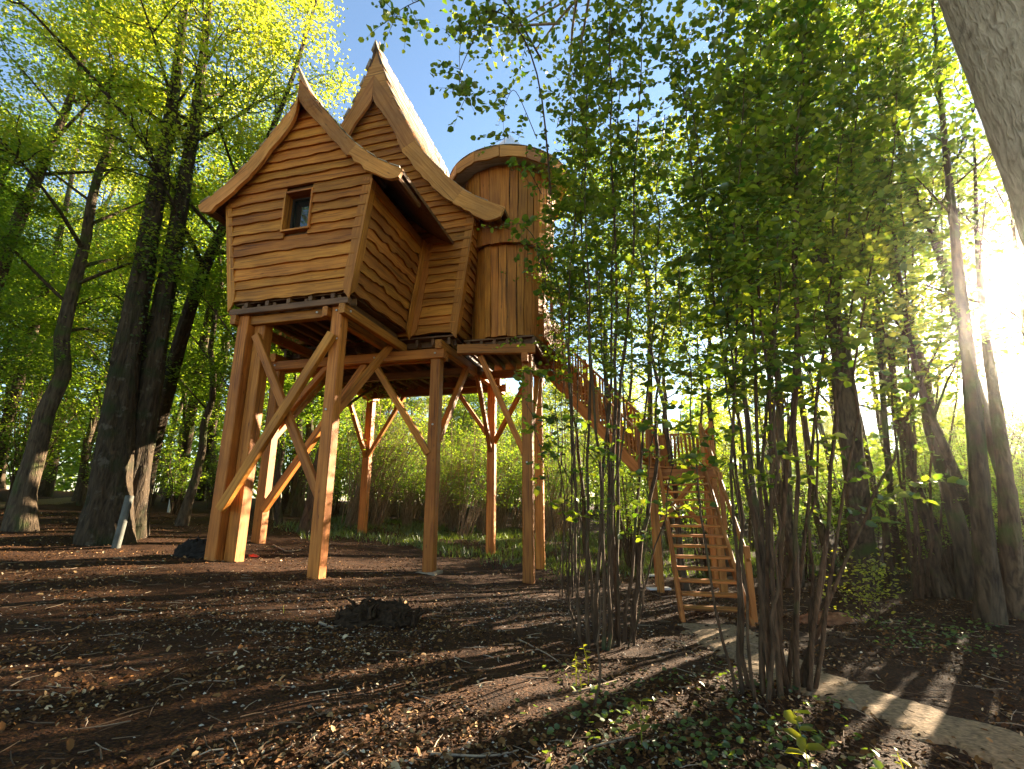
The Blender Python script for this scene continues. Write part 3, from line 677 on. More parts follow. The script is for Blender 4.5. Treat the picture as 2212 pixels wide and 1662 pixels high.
# ---- frame under the floors
def post(x, y, s, ztop, lab=None):
    zb = hground(x, y) - .15
    return hbeam('post', (x, y, zb), (x, y, ztop), s, s, TIMBER, up=(0, 1, 0), label=lab, c=.02)
PS = .29
posts = dict(P1=(-3.02, .22), P1b=(-2.68, .42), P2=(-.36, .25), P3=(1.08, 2.9), P4=(3.5, 3.9), P5=(-4.24, 2.9), P6=(-4.28, 8.5), P7=(1.37, 7.5))
for k, (x, y) in posts.items(): post(x, y, PS if k not in ('P1', 'P1b') else .31, {'P1': 6.18, 'P1b': 5.95, 'P2': 6.18}.get(k, 6.0 if k in ('P6', 'P7') else 5.75))
# back post of the tower
post(3.4, 6.1, .26, 5.75)
# beams
hbeam('beam', (-3.2, .25, 6.02), (-.1, .25, 6.02), .2, .24)
hbeam('beam', (-.13, -.05, 6.0), (-.13, 3.2, 6.0), .16, .24); hbeam('beam', (-.60, -.02, 5.98), (-.60, 3.2, 5.98), .14, .24)
hbeam('beam', (-3.22, -.05, 6.0), (-3.22, 3.2, 6.0), .16, .24)
hbeam('beam', (-3.36, .02, 6.20), (.02, .02, 6.20), .14, .16, DECKW)
hbeam('beam', (-4.6, 2.78, 5.62), (1.35, 2.78, 5.62), .2, .28); hbeam('beam', (-4.6, 3.1, 5.62), (1.3, 3.1, 5.62), .16, .26)
hbeam('beam', (1.22, 2.6, 5.86), (1.37, 9.0, 5.86), .2, .26); hbeam('beam', (-4.26, 2.6, 5.86), (-4.28, 9.0, 5.86), .2, .26)
hbeam('beam', (-4.6, 8.4, 5.88), (1.7, 8.4, 5.88), .18, .28, DECKW); hbeam('beam', (-4.4, 5.7, 5.88), (1.5, 5.7, 5.88), .2, .26, DECKW)
hbeam('beam', (1.55, 3.25, 5.86), (3.78, 3.72, 5.86), .18, .28); hbeam('beam', (3.5, 3.5, 5.58), (3.45, 6.6, 5.58), .18, .26); hbeam('beam', (1.3, 6.3, 5.86), (3.8, 6.3, 5.86), .18, .26)
# joists and floor boards seen from below
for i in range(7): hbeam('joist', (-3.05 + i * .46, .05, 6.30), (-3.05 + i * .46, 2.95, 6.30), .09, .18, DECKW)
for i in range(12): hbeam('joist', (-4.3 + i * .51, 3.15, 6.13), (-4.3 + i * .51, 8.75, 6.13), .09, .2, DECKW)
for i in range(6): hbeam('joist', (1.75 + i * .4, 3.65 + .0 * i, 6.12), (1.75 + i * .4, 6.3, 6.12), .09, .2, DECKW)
def floor(name, poly, z):
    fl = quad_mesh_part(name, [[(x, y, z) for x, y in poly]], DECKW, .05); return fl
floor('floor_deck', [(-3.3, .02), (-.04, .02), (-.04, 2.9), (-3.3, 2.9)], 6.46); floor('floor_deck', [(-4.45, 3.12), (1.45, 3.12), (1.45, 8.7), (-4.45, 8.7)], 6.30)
# bearer studs in the dark gap below the front wall
for i in range(5): hbeam('joist', (-2.9 + i * .62, -.03, 6.36), (-2.9 + i * .62, .3, 6.36), .1, .14, DECKW)
# dark strips added behind the joist ends so no bright sky shows through
hbeam('dark_gap_strip', (-3.3, .40, 6.36), (-.04, .40, 6.36), .04, .26, DECKW); hbeam('dark_gap_strip', (-4.45, 3.42, 6.17), (1.45, 3.42, 6.17), .04, .24, DECKW); hbeam('dark_gap_strip', (1.62, 3.80, 6.14), (3.75, 3.80, 6.14), .04, .24, DECKW); hbeam('dark_gap_strip', (-.30, .1, 6.36), (-.30, 2.9, 6.36), .04, .26, DECKW); hbeam('dark_gap_strip', (-4.4, 8.68, 6.17), (1.4, 8.68, 6.17), .04, .24, DECKW)
# braces
def brace(p0, p1, s=.19, w=None): return hbeam('brace', p0, p1, w or s, s, TIMBER, c=.014)
brace((-2.70, .21, 5.62), (-.40, .21, 1.60), .2, .13); brace((-.36, .02, 5.40), (-2.85, .02, 1.38), .22, .15)
brace((-.34, .35, 3.55), (-.30, 2.72, 6.0), .17)
brace((.98, 2.78, 2.80), (-.95, 2.78, 5.60), .17); brace((1.15, 3.0, 3.2), (1.3, 4.8, 5.75), .17)
brace((3.4, 3.85, 2.85), (2.15, 3.6, 5.72), .17); brace((3.55, 3.98, 3.3), (3.5, 5.5, 5.5), .15)
brace((1.3, 7.45, 3.8), (-.2, 7.5, 5.85), .15); brace((1.36, 7.4, 3.3), (1.33, 5.8, 5.75), .15); brace((1.45, 7.5, 3.6), (3.0, 6.4, 5.7), .15)
hbeam('beam', (-.6, 7.5, 5.89), (1.7, 7.5, 5.89), .18, .24, DECKW)
brace((-4.22, 8.4, 3.3), (-2.7, 8.4, 5.8), .15); brace((-4.3, 8.4, 3.3), (-4.28, 6.6, 5.75), .15); brace((-4.35, 8.4, 3.6), (-5.3, 8.4, 5.8), .15)
brace((-4.15, 2.85, 1.3), (-1.2, 2.9, 5.5), .2); brace((-4.15, 2.8, 3.6), (-2.4, 2.8, 5.5), .17); brace((-4.24, 3.0, 3.4), (-4.26, 5.2, 5.75), .17)
# bolts
STEEL = plain_mat('bolt_steel', (.6, .6, .58), .35, .1, metal=.9)
bolt_me = None
def bolt(x, y, z, ax):
    global bolt_me
    if bolt_me is None:
        V, F = tube_np([(0, 0, 0), (.02, 0, 0), (.021, 0, 0)], [.028, .028, .001], 8); bolt_me = mesh_np('bolt', V, F); bolt_me.materials.append(STEEL)
    link('bolt', bolt_me, None, house, HM(frame_matrix((x, y, z), ax, (0, 0, 1))))
for x, y, z, ax in ((-.36, .10, 6.02, (0, -1, 0)), (-.05, .2, 6.0, (1, 0, 0)), (-2.98, .10, 3.2, (0, -1, 0)), (-.40, .10, 3.6, (0, -1, 0)), (-.30, .10, 5.3, (0, -1, 0)), (-.9, .1, 6.02, (0, -1, 0)), (1.1, 2.67, 5.62, (0, -1, 0)), (1.08, 2.75, 3.6, (0, -1, 0)), (3.5, 3.74, 2.6, (0, -1, 0)), (-4.2, 2.67, 5.62, (0, -1, 0)), (-2.6, 2.67, 5.62, (0, -1, 0)), (-.8, 2.67, 5.62, (0, -1, 0))): bolt(x, y, z, ax)
# concrete pads under the posts
CONC = plain_mat('concrete_pad', (.30, .24, .17), .85, .25)
def pad(x, y, s):
    z = hground(x, y); V = [(x + a * s, y + b * s, z + c - HZ) for c in (-.12, .03) for a, b in ((-1, -1), (1, -1), (1, 1), (-1, 1))]
    link('footing', mesh_from('footing', V, [(3, 2, 1, 0), (4, 5, 6, 7), (0, 1, 5, 4), (1, 2, 6, 5), (2, 3, 7, 6), (3, 0, 4, 7)]), CONC, house)
pad(1.08, 2.9, .27)

# ------------------------------------------------------------------ staircase
S0 = np.array([2.82, 8.5]); SG = g1(*S0)
stair = empty('staircase', (S0[0], S0[1], SG), -YAW, 'two flights of open timber stairs with slatted railings turning at a landing', 'staircase')
def sb(name, p0, p1, w, h, up=(0, 0, 1), parent=None, mat=None, c=.01):
    p0 = (p0[0], p0[1], p0[2] - SG); p1 = (p1[0], p1[1], p1[2] - SG); return beam(name, p0, p1, w, h, mat or STAIRW, parent or stair, up, c)
WS = 1.04; LZ = 2.40; NST = 14
for i in range(NST): sb('tread', (.04, .12 + .25 * i, -.16 + .175 * i), (WS - .04, .12 + .25 * i, -.16 + .175 * i), .25, .045)
for x in (0, WS): sb('stringer', (x, -.2, -.52), (x, 3.62, 2.30), .07, .25)
# handrail and posts of the lower flight on its outer side
sb('handrail', (WS + .05, -.05, .62), (WS + .05, 3.6, 3.32), .06, .09); sb('handrail', (-.03, 2.6, 2.45), (-.03, 3.6, 3.32), .06, .09)
for x, y, z in ((WS + .05, .0, -.3), (WS + .05, 1.8, 1.0), (WS + .02, 3.62, 2.3), (-.02, 3.62, 2.3)): sb('newel', (x, y, z), (x, y, z + 1.15), .09, .09, up=(0, 1, 0))
slr = np.random.default_rng(77)
def slat(p, h, face, parent=None):
    """wavy edged upright slat"""
    k = 6; w = slr.uniform(.05, .085); a, b = wavy(k, .006, slr, 1), wavy(k, .006, slr, 1); z = np.linspace(0, h * slr.uniform(.95, 1.04), k); V = []
    for q in range(k): V += [(z[q], -w / 2 + a[q], .012), (z[q], w / 2 + b[q], .012), (z[q], w / 2 + b[q], -.012), (z[q], -w / 2 + a[q], -.012)]
    F = []
    for q in range(k - 1):
        i = q * 4
        for s in range(4): F.append((i + s, i + (s + 1) % 4, i + 4 + (s + 1) % 4, i + 4 + s))
    F += [(3, 2, 1, 0), tuple(np.array((0, 1, 2, 3)) + (k - 1) * 4)]
    tiltv = Vector((face[0] * 0, 0, 1)) + Vector((slr.uniform(-.03, .03), slr.uniform(-.03, .03), 0))
    link('slat', mesh_from('slat', V, F), STAIRW, parent or stair, frame_matrix((p[0], p[1], p[2] - SG), tiltv, (face[0], face[1], 0)))
# landing
LX0, LX1, LY0, LY1 = -.22, 1.32, 3.64, 5.0
for i in range(9): sb('deck_board', (LX0, LY0 + .08 + i * .15, LZ - .02), (LX1, LY0 + .08 + i * .15, LZ - .02), .14, .04)
for y in (LY0 + .05, LY1 - .08): sb('beam', (LX0 - .08, y, LZ - .17), (LX1 + .08, y, LZ - .17), .12, .22)
for x in (LX0 + .06, LX1 - .06): sb('beam', (x, LY0, LZ - .41), (x, LY1, LZ - .41), .14, .2)
for x in (LX0 + .06, LX1 - .06):
    for y in (LY0 + .2, LY1 - .15):
        p = S0 + WX * x + DX * y; zb = g1(p[0], p[1]); sb('post', (x, y, zb - .1), (x, y, LZ - .3), .17, .17, up=(0, 1, 0), c=.015)
sb('brace', (LX0 + .06, LY0 + .2, .9), (LX0 + .95, LY0 + .2, LZ - .45), .1, .12); sb('brace', (LX1 - .06, LY1 - .15, .7), (LX0 + .4, LY1 - .15, LZ - .45), .1, .12)
for x in np.arange(LX0 + .1, LX1, .105): slat((x, LY1 - .02, LZ), .92, (0, 1))
for y in np.arange(LY0 + .15, LY1 - .1, .105): slat((LX1 - .02, y, LZ), .92, (1, 0))
sb('handrail', (LX0, LY1 - .02, LZ + .96), (LX1 + .04, LY1 - .02, LZ + .96), .09, .06); sb('handrail', (LX1 - .02, LY0, LZ + .96), (LX1 - .02, LY1, LZ + .96), .09, .06)
for x, y in ((LX1 - .02, LY1 - .02), (LX0 + .02, LY0 + .3), (LX1 - .02, LY0 + .02)): sb('newel', (x, y, LZ - .2), (x, y, LZ + 1.1), .09, .09, up=(0, 1, 0))
# upper flight
A = np.array([LX0 + .05, LY0 + .62]); E_ = np.array([-3.32, 7.06]); dv = (E_ - A); FL = np.linalg.norm(dv); dv /= FL; pv = np.array([-dv[1], dv[0]]); TOPZ = 6.38; NU = 22
for i in range(NU):
    f = (i + .7) / NU; c = A + dv * FL * f; z = LZ + (TOPZ - LZ) * f; a = c + pv * .42; b = c - pv * .42; sb('tread', (a[0], a[1], z), (b[0], b[1], z), .22, .045)
for sg in (1, -1):
    a = A + pv * .45 * sg; b = E_ + pv * .45 * sg; sb('stringer', (a[0], a[1], LZ - .12), (b[0], b[1], TOPZ - .12), .07, .3); sb('handrail', (a[0], a[1], LZ + .98), (b[0], b[1], TOPZ + .98), .08, .06)
    for q in range(31):
        f = (q + .3) / 31; c = a + (b - a) * f; slat((c[0], c[1], LZ + (TOPZ - LZ) * f - .05), 1.02, pv)
    for f in (0.0, .34, .67, 1.0): c = a + (b - a) * f; z = LZ + (TOPZ - LZ) * f; sb('newel', (c[0], c[1], z - .2), (c[0], c[1], z + 1.08), .085, .085, up=(0, 1, 0))
# the tower's platform belongs to the house
floor('floor_deck', [(1.6, 3.62), (3.75, 3.62), (4.3, 6.2), (4.0, 7.1), (1.6, 7.1)], 6.27)
for y in np.arange(3.9, 6.3, .13):
    w = slr.uniform(.07, .1); hbeam('baluster', (4.02 + (y - 3.9) * .1, y, 6.25), (4.02 + (y - 3.9) * .1, y, 7.2), .03, w, STAIRW, up=(0, 1, 0), c=.004)
hbeam('rail', (3.98, 3.8, 7.22), (4.28, 6.4, 7.22), .09, .06, STAIRW)
# small porch canopy beside the tower door
hbeam('porch_post', (4.1, 4.9, 6.3), (4.1, 4.9, 8.25), .1, .1, STAIRW, up=(0, 1, 0)); hbeam('porch_post', (4.25, 6.2, 6.3), (4.25, 6.2, 8.25), .1, .1, STAIRW, up=(0, 1, 0))
hbeam('porch_beam', (4.08, 4.6, 8.3), (4.3, 6.5, 8.3), .1, .14, STAIRW); quad_mesh_part('porch_roof', [[(4.45, 4.5, 8.2), (4.6, 6.6, 8.2), (3.6, 6.6, 8.85), (3.5, 4.5, 8.85)]], SHING, .06)

# ------------------------------------------------------------------ leaves and trees
def leaf_geo(pos, ln, r, tilt=.55, hexa=False, droop=.0, dirs=None, wr=.62):
    n = len(pos); pos = np.asarray(pos, float)
    nrm = np.c_[r.normal(0, tilt, n), r.normal(0, tilt, n), np.ones(n)]; nrm /= np.linalg.norm(nrm, axis=1)[:, None]
    a = r.uniform(0, 2 * np.pi, n); d = np.c_[np.cos(a), np.sin(a), np.full(n, -droop)] if dirs is None else dirs + r.normal(0, .35, (n, 3))
    d = d - nrm * (d * nrm).sum(1)[:, None]; d /= np.linalg.norm(d, axis=1)[:, None] + 1e-9; b = np.cross(nrm, d)
    ln = np.broadcast_to(ln, n)[:, None]; w = ln * wr * .5; up = nrm * ln * .10
    if not hexa:
        V = np.stack([pos, pos + d * ln * .45 + b * w + up, pos + d * ln, pos + d * ln * .45 - b * w + up], 1).reshape(-1, 3)
        i = np.arange(n)[:, None] * 4; F = np.concatenate([i + np.array([[0, 2, 1]]), i + np.array([[0, 3, 2]])])
        return V, F
    V = np.stack([pos, pos + d * ln * .22 + b * w * .85 + up, pos + d * ln * .68 + b * w * .9 + up, pos + d * ln * 1.02 - nrm * ln * .08, pos + d * ln * .68 - b * w * .9 + up, pos + d * ln * .22 - b * w * .85 + up], 1).reshape(-1, 3)
    i = np.arange(n)[:, None] * 6; F = np.concatenate([i + np.array([[0, 3, 2, 1]]), i + np.array([[0, 5, 4, 3]])])
    return V, F
def spline(P, n):
    P = np.asarray(P, float); t = np.linspace(0, 1, len(P)); s = np.linspace(0, 1, n)
    Q = np.stack([np.interp(s, t, P[:, k]) for k in range(3)], 1)
    for _ in range(max(2, n // 5)): Q[1:-1] = (Q[:-2] + 2 * Q[1:-1] + Q[2:]) / 4
    return Q
def grow_tree(seed, H, r0, limb0, nl, spread, nleaf, lsz, lean=(0, 0), nsub=6, flare=.5, trunk_n=10, wob=.10, crown_sig=.32, top=1.0, path=None, hexa=False, rings=0):
    r = np.random.default_rng(seed); acc = Acc(); n = 16
    if path is None:
        t = np.linspace(0, 1, n); w = np.cumsum(r.normal(0, wob, (n, 2)), axis=0); w -= w[0]
        pts = np.c_[lean[0] * t ** 1.2 * H + w[:, 0], lean[1] * t ** 1.2 * H + w[:, 1], t * H - .12]
    else: pts = spline(path, n); t = np.linspace(0, 1, n)
    z = np.maximum(0, pts[:, 2] - pts[0, 2]); rad = r0 * ((1 - .86 * t ** .9) + flare * np.exp(-z / (.35 + r0)))
    if rings:
        q = spline(pts, rings); tq = np.linspace(0, 1, rings); V, F = tube_np(q, np.interp(tq, t, rad), 44, .10, r.uniform(0, 6)); cen = np.repeat(q, 44, axis=0); dv_ = V - cen; a_ = np.tile(np.linspace(0, 2 * np.pi, 44, endpoint=False), rings); zq = np.repeat(tq, 44) * 60
        w_ = .035 * np.sin(3 * a_ + zq * .35 + 1) + .03 * np.sin(8 * a_ + 2 * np.sin(zq * .5)) + .028 * np.sin(15 * a_ + 1.7 * np.sin(zq * .9 + a_)) + .05 * np.sin(zq * .8 + 2 * np.sin(a_ * 2)) * np.sin(zq * .31 + a_) + r.normal(0, .014, len(V)); acc.add(V + dv_ * w_[:, None], F)
    else: acc.tube(pts, rad, trunk_n, .10, r.uniform(0, 6))
    anch = []; wts = []
    ga = r.uniform(0, 6)
    for i in range(nl):
        f = limb0 + (top - limb0) * ((i + r.uniform(0, .8)) / nl); k = f * (n - 1); k0 = min(int(k), n - 2); p0 = pts[k0] + (pts[k0 + 1] - pts[k0]) * (k - k0); rr = np.interp(f, t, rad) * r.uniform(.3, .5)
        ga += 2.4 + r.normal(0, .4); L = spread * (1.15 - .75 * (f - limb0) / (1 - limb0 + 1e-6)) * r.uniform(.7, 1.15); el = r.uniform(.25, .75) + .5 * f ** 2
        m = 8; s = np.linspace(0, 1, m); dirh = np.array([math.cos(ga), math.sin(ga), 0]); 
        path2 = p0 + dirh * (s * L * math.cos(el))[:, None] + np.array([0, 0, 1]) * (L * (math.sin(el) * s + .12 * s ** 2 - .18 * s ** 3))[:, None] + np.cumsum(r.normal(0, .05 * L / 4, (m, 3)), 0) * s[:, None]
        acc.tube(path2, np.maximum(.012, rr * (1 - .85 * s)), 6)
        for j in range(nsub):
            q = r.uniform(.28, 1.0); k = q * (m - 1); k0 = min(int(k), m - 2); p1 = path2[k0] + (path2[k0 + 1] - path2[k0]) * (k - k0)
            a2 = ga + r.choice([-1, 1]) * r.uniform(.35, 1.2); l2 = L * .45 * r.uniform(.5, 1.1); e2 = r.uniform(-.1, .7); s2 = np.linspace(0, 1, 5)
            sp = p1 + np.array([math.cos(a2) * math.cos(e2), math.sin(a2) * math.cos(e2), math.sin(e2)]) * (s2 * l2)[:, None] + np.cumsum(r.normal(0, .05, (5, 3)), 0); sp[:, 2] -= .1 * l2 * s2 ** 2
            acc.tube(sp, np.maximum(.006, rr * .4 * (1 - .9 * s2)), 4)
            for x in np.linspace(.15, 1, 6): k = x * 4; k0 = min(int(k), 3); anch.append(sp[k0] + (sp[k0 + 1] - sp[k0]) * (k - k0)); wts.append(.5 + x)
        anch.append(path2[-1]); wts.append(1.5); anch.append(path2[-2]); wts.append(1)
    anch = np.array(anch); wts = np.array(wts); wts *= r.uniform(.2, 1.8, len(wts)); wts /= wts.sum()
    idx = r.choice(len(anch), nleaf, p=wts); pos = anch[idx] + r.normal(0, 1, (nleaf, 3)) * np.array([crown_sig, crown_sig, crown_sig * .5])
    V, F = leaf_geo(pos, lsz * r.uniform(.6, 1.25, nleaf), r, hexa=hexa)
    return acc.mesh('trunk'), mesh_np('crown', V, F)
def grow_hazel(seed, nst, H, spread, nleaf, lsz, rr=.03, low=.32, hexa=True, tw=7):
    r = np.random.default_rng(seed); acc = Acc(); anch = []; wt = []
    for i in range(nst):
        a = r.uniform(0, 2 * np.pi); h = H * r.uniform(.65, 1.1); sp = spread * r.uniform(.15, 1.0); b = np.array([math.cos(a), math.sin(a), 0]) * r.uniform(.03, .28); s = np.linspace(0, 1, 9)
        pts = b + np.array([math.cos(a), math.sin(a), 0]) * (sp * s ** 1.5)[:, None] + np.array([0, 0, 1]) * (h * (s - .08 * s ** 3))[:, None] + np.cumsum(r.normal(0, .04, (9, 3)), 0) * np.array([1, 1, .3]) - np.array([0, 0, .1])
        ra = rr * r.uniform(.5, 1.25); acc.tube(pts, np.maximum(.006, ra * (1 - .8 * s)), 5)
        for j in range(tw):
            q = r.uniform(low, 1); k = q * 8; k0 = min(int(k), 7); p = pts[k0] + (pts[k0 + 1] - pts[k0]) * (k - k0); a2 = r.uniform(0, 2 * np.pi); l = r.uniform(.3, 1.1) * (H / 5); s2 = np.linspace(0, 1, 4)
            tp = p + np.array([math.cos(a2), math.sin(a2), .35]) * (l * s2)[:, None]; tp[:, 2] -= .25 * l * s2 ** 2; acc.tube(tp, np.maximum(.003, ra * .25 * (1 - .8 * s2)), 3)
            for x in np.linspace(.2, 1, 5): k = x * 3; k0 = min(int(k), 2); anch.append(tp[k0] + (tp[k0 + 1] - tp[k0]) * (k - k0)); wt.append(.4 + x)
    anch = np.array(anch); wt = np.array(wt); wt /= wt.sum(); idx = r.choice(len(anch), nleaf, p=wt)
    pos = anch[idx] + r.normal(0, 1, (nleaf, 3)) * np.array([.14, .14, .08]); V, F = leaf_geo(pos, lsz * r.uniform(.55, 1.25, nleaf), r, hexa=hexa)
    return acc.mesh('stems'), mesh_np('foliage', V, F)
def place(name, parts, loc, rz, sc, label, cat, group, mats, names):
    e = empty(name, loc, rz, label, cat, group); e.scale = (sc, sc, sc)
    for me, mat, nm in zip(parts, mats, names): link(nm, me, mat, e)
    return e
placed = []
def seen_u(x, y): return CXP + FPX * x / (y * math.cos(TILT) - .3)
def where(x, y, side):
    u = seen_u(x, y)
    tab = {'left': ((180, 'left of the twin trunk'), (300, 'hidden partly behind the twin trunk'), (460, 'between twin trunk and corner post'), (9999, 'behind the corner post')),
           'back': ((700, 'behind the front posts'), (830, 'just right of the right front post'), (930, 'just left of the middle post'), (1040, 'just right of the middle post'), (1150, 'beside the tower post'), (9999, 'right of the tower post')),
           'sun': ((1450, 'left of the landing'), (1620, 'behind the stairs'), (1740, 'behind the path-side clump'), (1900, 'beside the stout trunk'), (2060, 'left of the triple trunk'), (9999, 'near the triple trunk'))}[side]
    for lim, t in tab:
        if u < lim: return t
def far(d, a, b): return 'nearer' if d < a else ('farther' if d > b else 'midway')
def free(x, y, d): return all((x - a) ** 2 + (y - b) ** 2 > d * d for a, b in placed)
SUNV = np.array([math.sin(SUN_AZ), math.cos(SUN_AZ)])

TALL = [grow_tree(100 + i, H, r0, l0, nl, sp, int(nlf * 1.75), .122, lean=ln, crown_sig=.38) for i, (H, r0, l0, nl, sp, nlf, ln) in enumerate([
    (17, .26, .30, 16, 4.2, 15000, (.03, .0)), (15, .20, .25, 15, 3.6, 12000, (-.03, .03)), (19, .30, .34, 17, 4.8, 17000, (.02, -.02)), (13, .15, .22, 13, 3.0, 9000, (.05, .02)), (16, .22, .4, 13, 3.6, 11000, (-.02, -.03))])]
MID = [grow_tree(140 + i, H, r0, l0, nl, sp, nlf, .13, lean=ln, crown_sig=.3) for i, (H, r0, l0, nl, sp, nlf, ln) in enumerate([
    (9, .12, .22, 13, 2.4, 8000, (.06, 0)), (8, .10, .18, 12, 2.2, 7000, (-.05, .03)), (10, .14, .28, 13, 2.6, 8500, (.02, .06))])]
HAZ = [grow_hazel(170 + i, n, H, sp, nl, .10, hexa=False) for i, (n, H, sp, nl) in enumerate([(26, 5.0, 1.7, 4200), (20, 4.2, 1.5, 3200), (32, 6.2, 2.2, 5200), (12, 3.2, 1.2, 2200)])]
THK = [grow_hazel(180 + i, n, H, sp, nl, .10, hexa=False, rr=.024, low=.36, tw=4) for i, (n, H, sp, nl) in enumerate([(30, 5.4, 1.8, 2600), (24, 4.6, 1.6, 2100), (34, 6.2, 2.3, 3200)])]
SPARSE = [grow_tree(150 + i, H, r0, l0, nl, sp, nlf, .14, lean=ln, crown_sig=.3) for i, (H, r0, l0, nl, sp, nlf, ln) in enumerate([
    (11, .15, .35, 11, 2.6, 3600, (-.05, .02)), (12, .20, .45, 10, 3.0, 3200, (-.03, -.03)), (9, .11, .3, 10, 2.2, 2800, (.05, 0))])]

# ---- the wood left of the house
fr_ = np.random.default_rng(5)
for p in [(-9.9, 12.1), (-7.5, 12), (-4, 12), (-6, 16), (-2, 15), (0, 15), (-4, 19), (2, 13), (4, 12)]: placed.append(p)
n_left = 0
for k in range(4000):
    if n_left >= 50: break
    az = math.radians(fr_.uniform(-64, -17)); d = fr_.uniform(17, 46); x, y = d * math.sin(az), d * math.cos(az)
    if not free(x, y, 1.75): continue
    if az > math.radians(-22) and d < 26: continue
    placed.append((x, y)); i = int(fr_.integers(0, 5)) if n_left < 34 else 3; sc = fr_.uniform(.85, 1.15); yel = fr_.random() < .3
    zone = far(d, 25, 35)
    place('forest_tree', TALL[i], (x, y, g1(x, y) - .05), fr_.uniform(0, 6.28), sc, '%s %s tree with %s crown %s' % (zone, ['tall', 'slim', 'thick-stemmed', 'thin short', 'bare-stemmed'][i], 'yellow-green' if yel else 'deep green', where(x, y, 'left')), 'tree', 'trees in the wood left of the treehouse', (BARK2, LEAF_Y if yel else LEAF_T), ('trunk', 'crown')); n_left += 1
for k in range(3000):
    if k > 1500: break
    az = math.radians(fr_.uniform(-62, -20)); d = fr_.uniform(15, 34); x, y = d * math.sin(az), d * math.cos(az)
    if not free(x, y, 1.9) or (d < 20 and -46 < math.degrees(az) < -30): continue
    if (abs(math.degrees(az) + 50) < 9 and d < 24) or (math.degrees(az) > -29 and d < 21.5): continue
    placed.append((x, y)); i = int(fr_.integers(0, 4)); place('hazel_bush', HAZ[i], (x, y, g1(x, y)), fr_.uniform(0, 6.28), fr_.uniform(.8, 1.2), '%s %s hazel bush under the tall trees %s' % (far(d, 21, 28), ('leafy', 'small', 'broad', 'low')[i], where(x, y, 'left')), 'bush', 'hazel bushes under the trees left of the treehouse', (BARKH, LEAF_T), ('stems', 'foliage'))
# ---- thicket behind the house
cnt = 0
for k in range(3000):
    if cnt >= 38: break
    az = math.radians(fr_.uniform(-19, 6)); d = fr_.uniform(21.5, 33); x, y = d * math.sin(az), d * math.cos(az)
    if not free(x, y, 1.25): continue
    placed.append((x, y)); cnt += 1; i = int(fr_.integers(0, 3)); yel = fr_.random() < .18; bsh = place('hazel_bush', THK[i], (x, y, g1(x, y) - .05), 0, fr_.uniform(.85, 1.15), '%s %s %s hazel bush of slanting rods %s' % (far(d, 26, 31), ('medium', 'small', 'broad')[i], 'yellowish' if yel else 'green', where(x, y, 'back')), 'bush', 'hazel bushes in the thicket behind the treehouse', (BARK_LIT, LEAF_Y if yel else LEAF_T), ('stems', 'foliage')); bsh.rotation_euler = (fr_.uniform(-.08, .08), fr_.uniform(-.02, .32), fr_.uniform(-.6, .6))
cnt = 0
for k in range(3000):
    if cnt >= 26: break
    az = math.radians(fr_.uniform(-18, 14)); d = fr_.uniform(33, 48) if az < 0 else fr_.uniform(40, 50); x, y = d * math.sin(az), d * math.cos(az)
    if not free(x, y, 2.2): continue
    placed.append((x, y)); cnt += 1; i = int(fr_.integers(0, 3)); yel = fr_.random() < .5; place('small_tree', MID[i], (x, y, g1(x, y)), fr_.uniform(0, 6.28), fr_.uniform(1.05, 1.35), '%s %s %s tree beyond the hazel thicket %s' % (far(d, 34, 41), ('medium', 'small', 'taller')[i], 'yellowish' if yel else 'green', where(x, y, 'back')), 'tree', 'small trees beyond the thicket', (BARK2, LEAF_Y if yel else LEAF_T), ('trunk', 'crown'))
# ---- sparse wood on the sun side
cnt = 0
for k in range(4000):
    if cnt >= 15: break
    az = math.radians(fr_.uniform(13, 68)); d = fr_.uniform(13, 46); x, y = d * math.sin(az), d * math.cos(az)
    if not free(x, y, 2.4) or abs(math.degrees(az) - 48) < 5.5: continue
    placed.append((x, y)); cnt += 1
    i = int(fr_.integers(0, 3)); place('young_tree', SPARSE[i], (x, y, g1(x, y)), fr_.uniform(0, 6.28), fr_.uniform(.8, 1.15), '%s %s backlit young tree %s' % (far(d, 22, 33), ('slim', 'thick-stemmed', 'small')[i], where(x, y, 'sun')), 'tree', 'young trees in the wood beyond the staircase', (BARK2, LEAF_T if fr_.random() < .6 else LEAF_Y), ('trunk', 'crown'))
cnt = 0
for k in range(3000):
    if cnt >= 34: break
    az = math.radians(fr_.uniform(12, 66)); d = fr_.uniform(15, 36); x, y = d * math.sin(az), d * math.cos(az)
    if not free(x, y, 1.7): continue
    placed.append((x, y)); cnt += 1
    i = int(fr_.integers(0, 4)); place('hazel_bush', HAZ[i], (x, y, g1(x, y)), fr_.uniform(0, 6.28), fr_.uniform(.6, .95), '%s %s backlit hazel bush %s' % (far(d, 21, 29), ('leafy', 'small', 'broad', 'low')[i], where(x, y, 'sun')), 'bush', 'hazel bushes beyond the staircase', (BARKH, LEAF_Y if fr_.random() < .5 else LEAF_T), ('stems', 'foliage'))


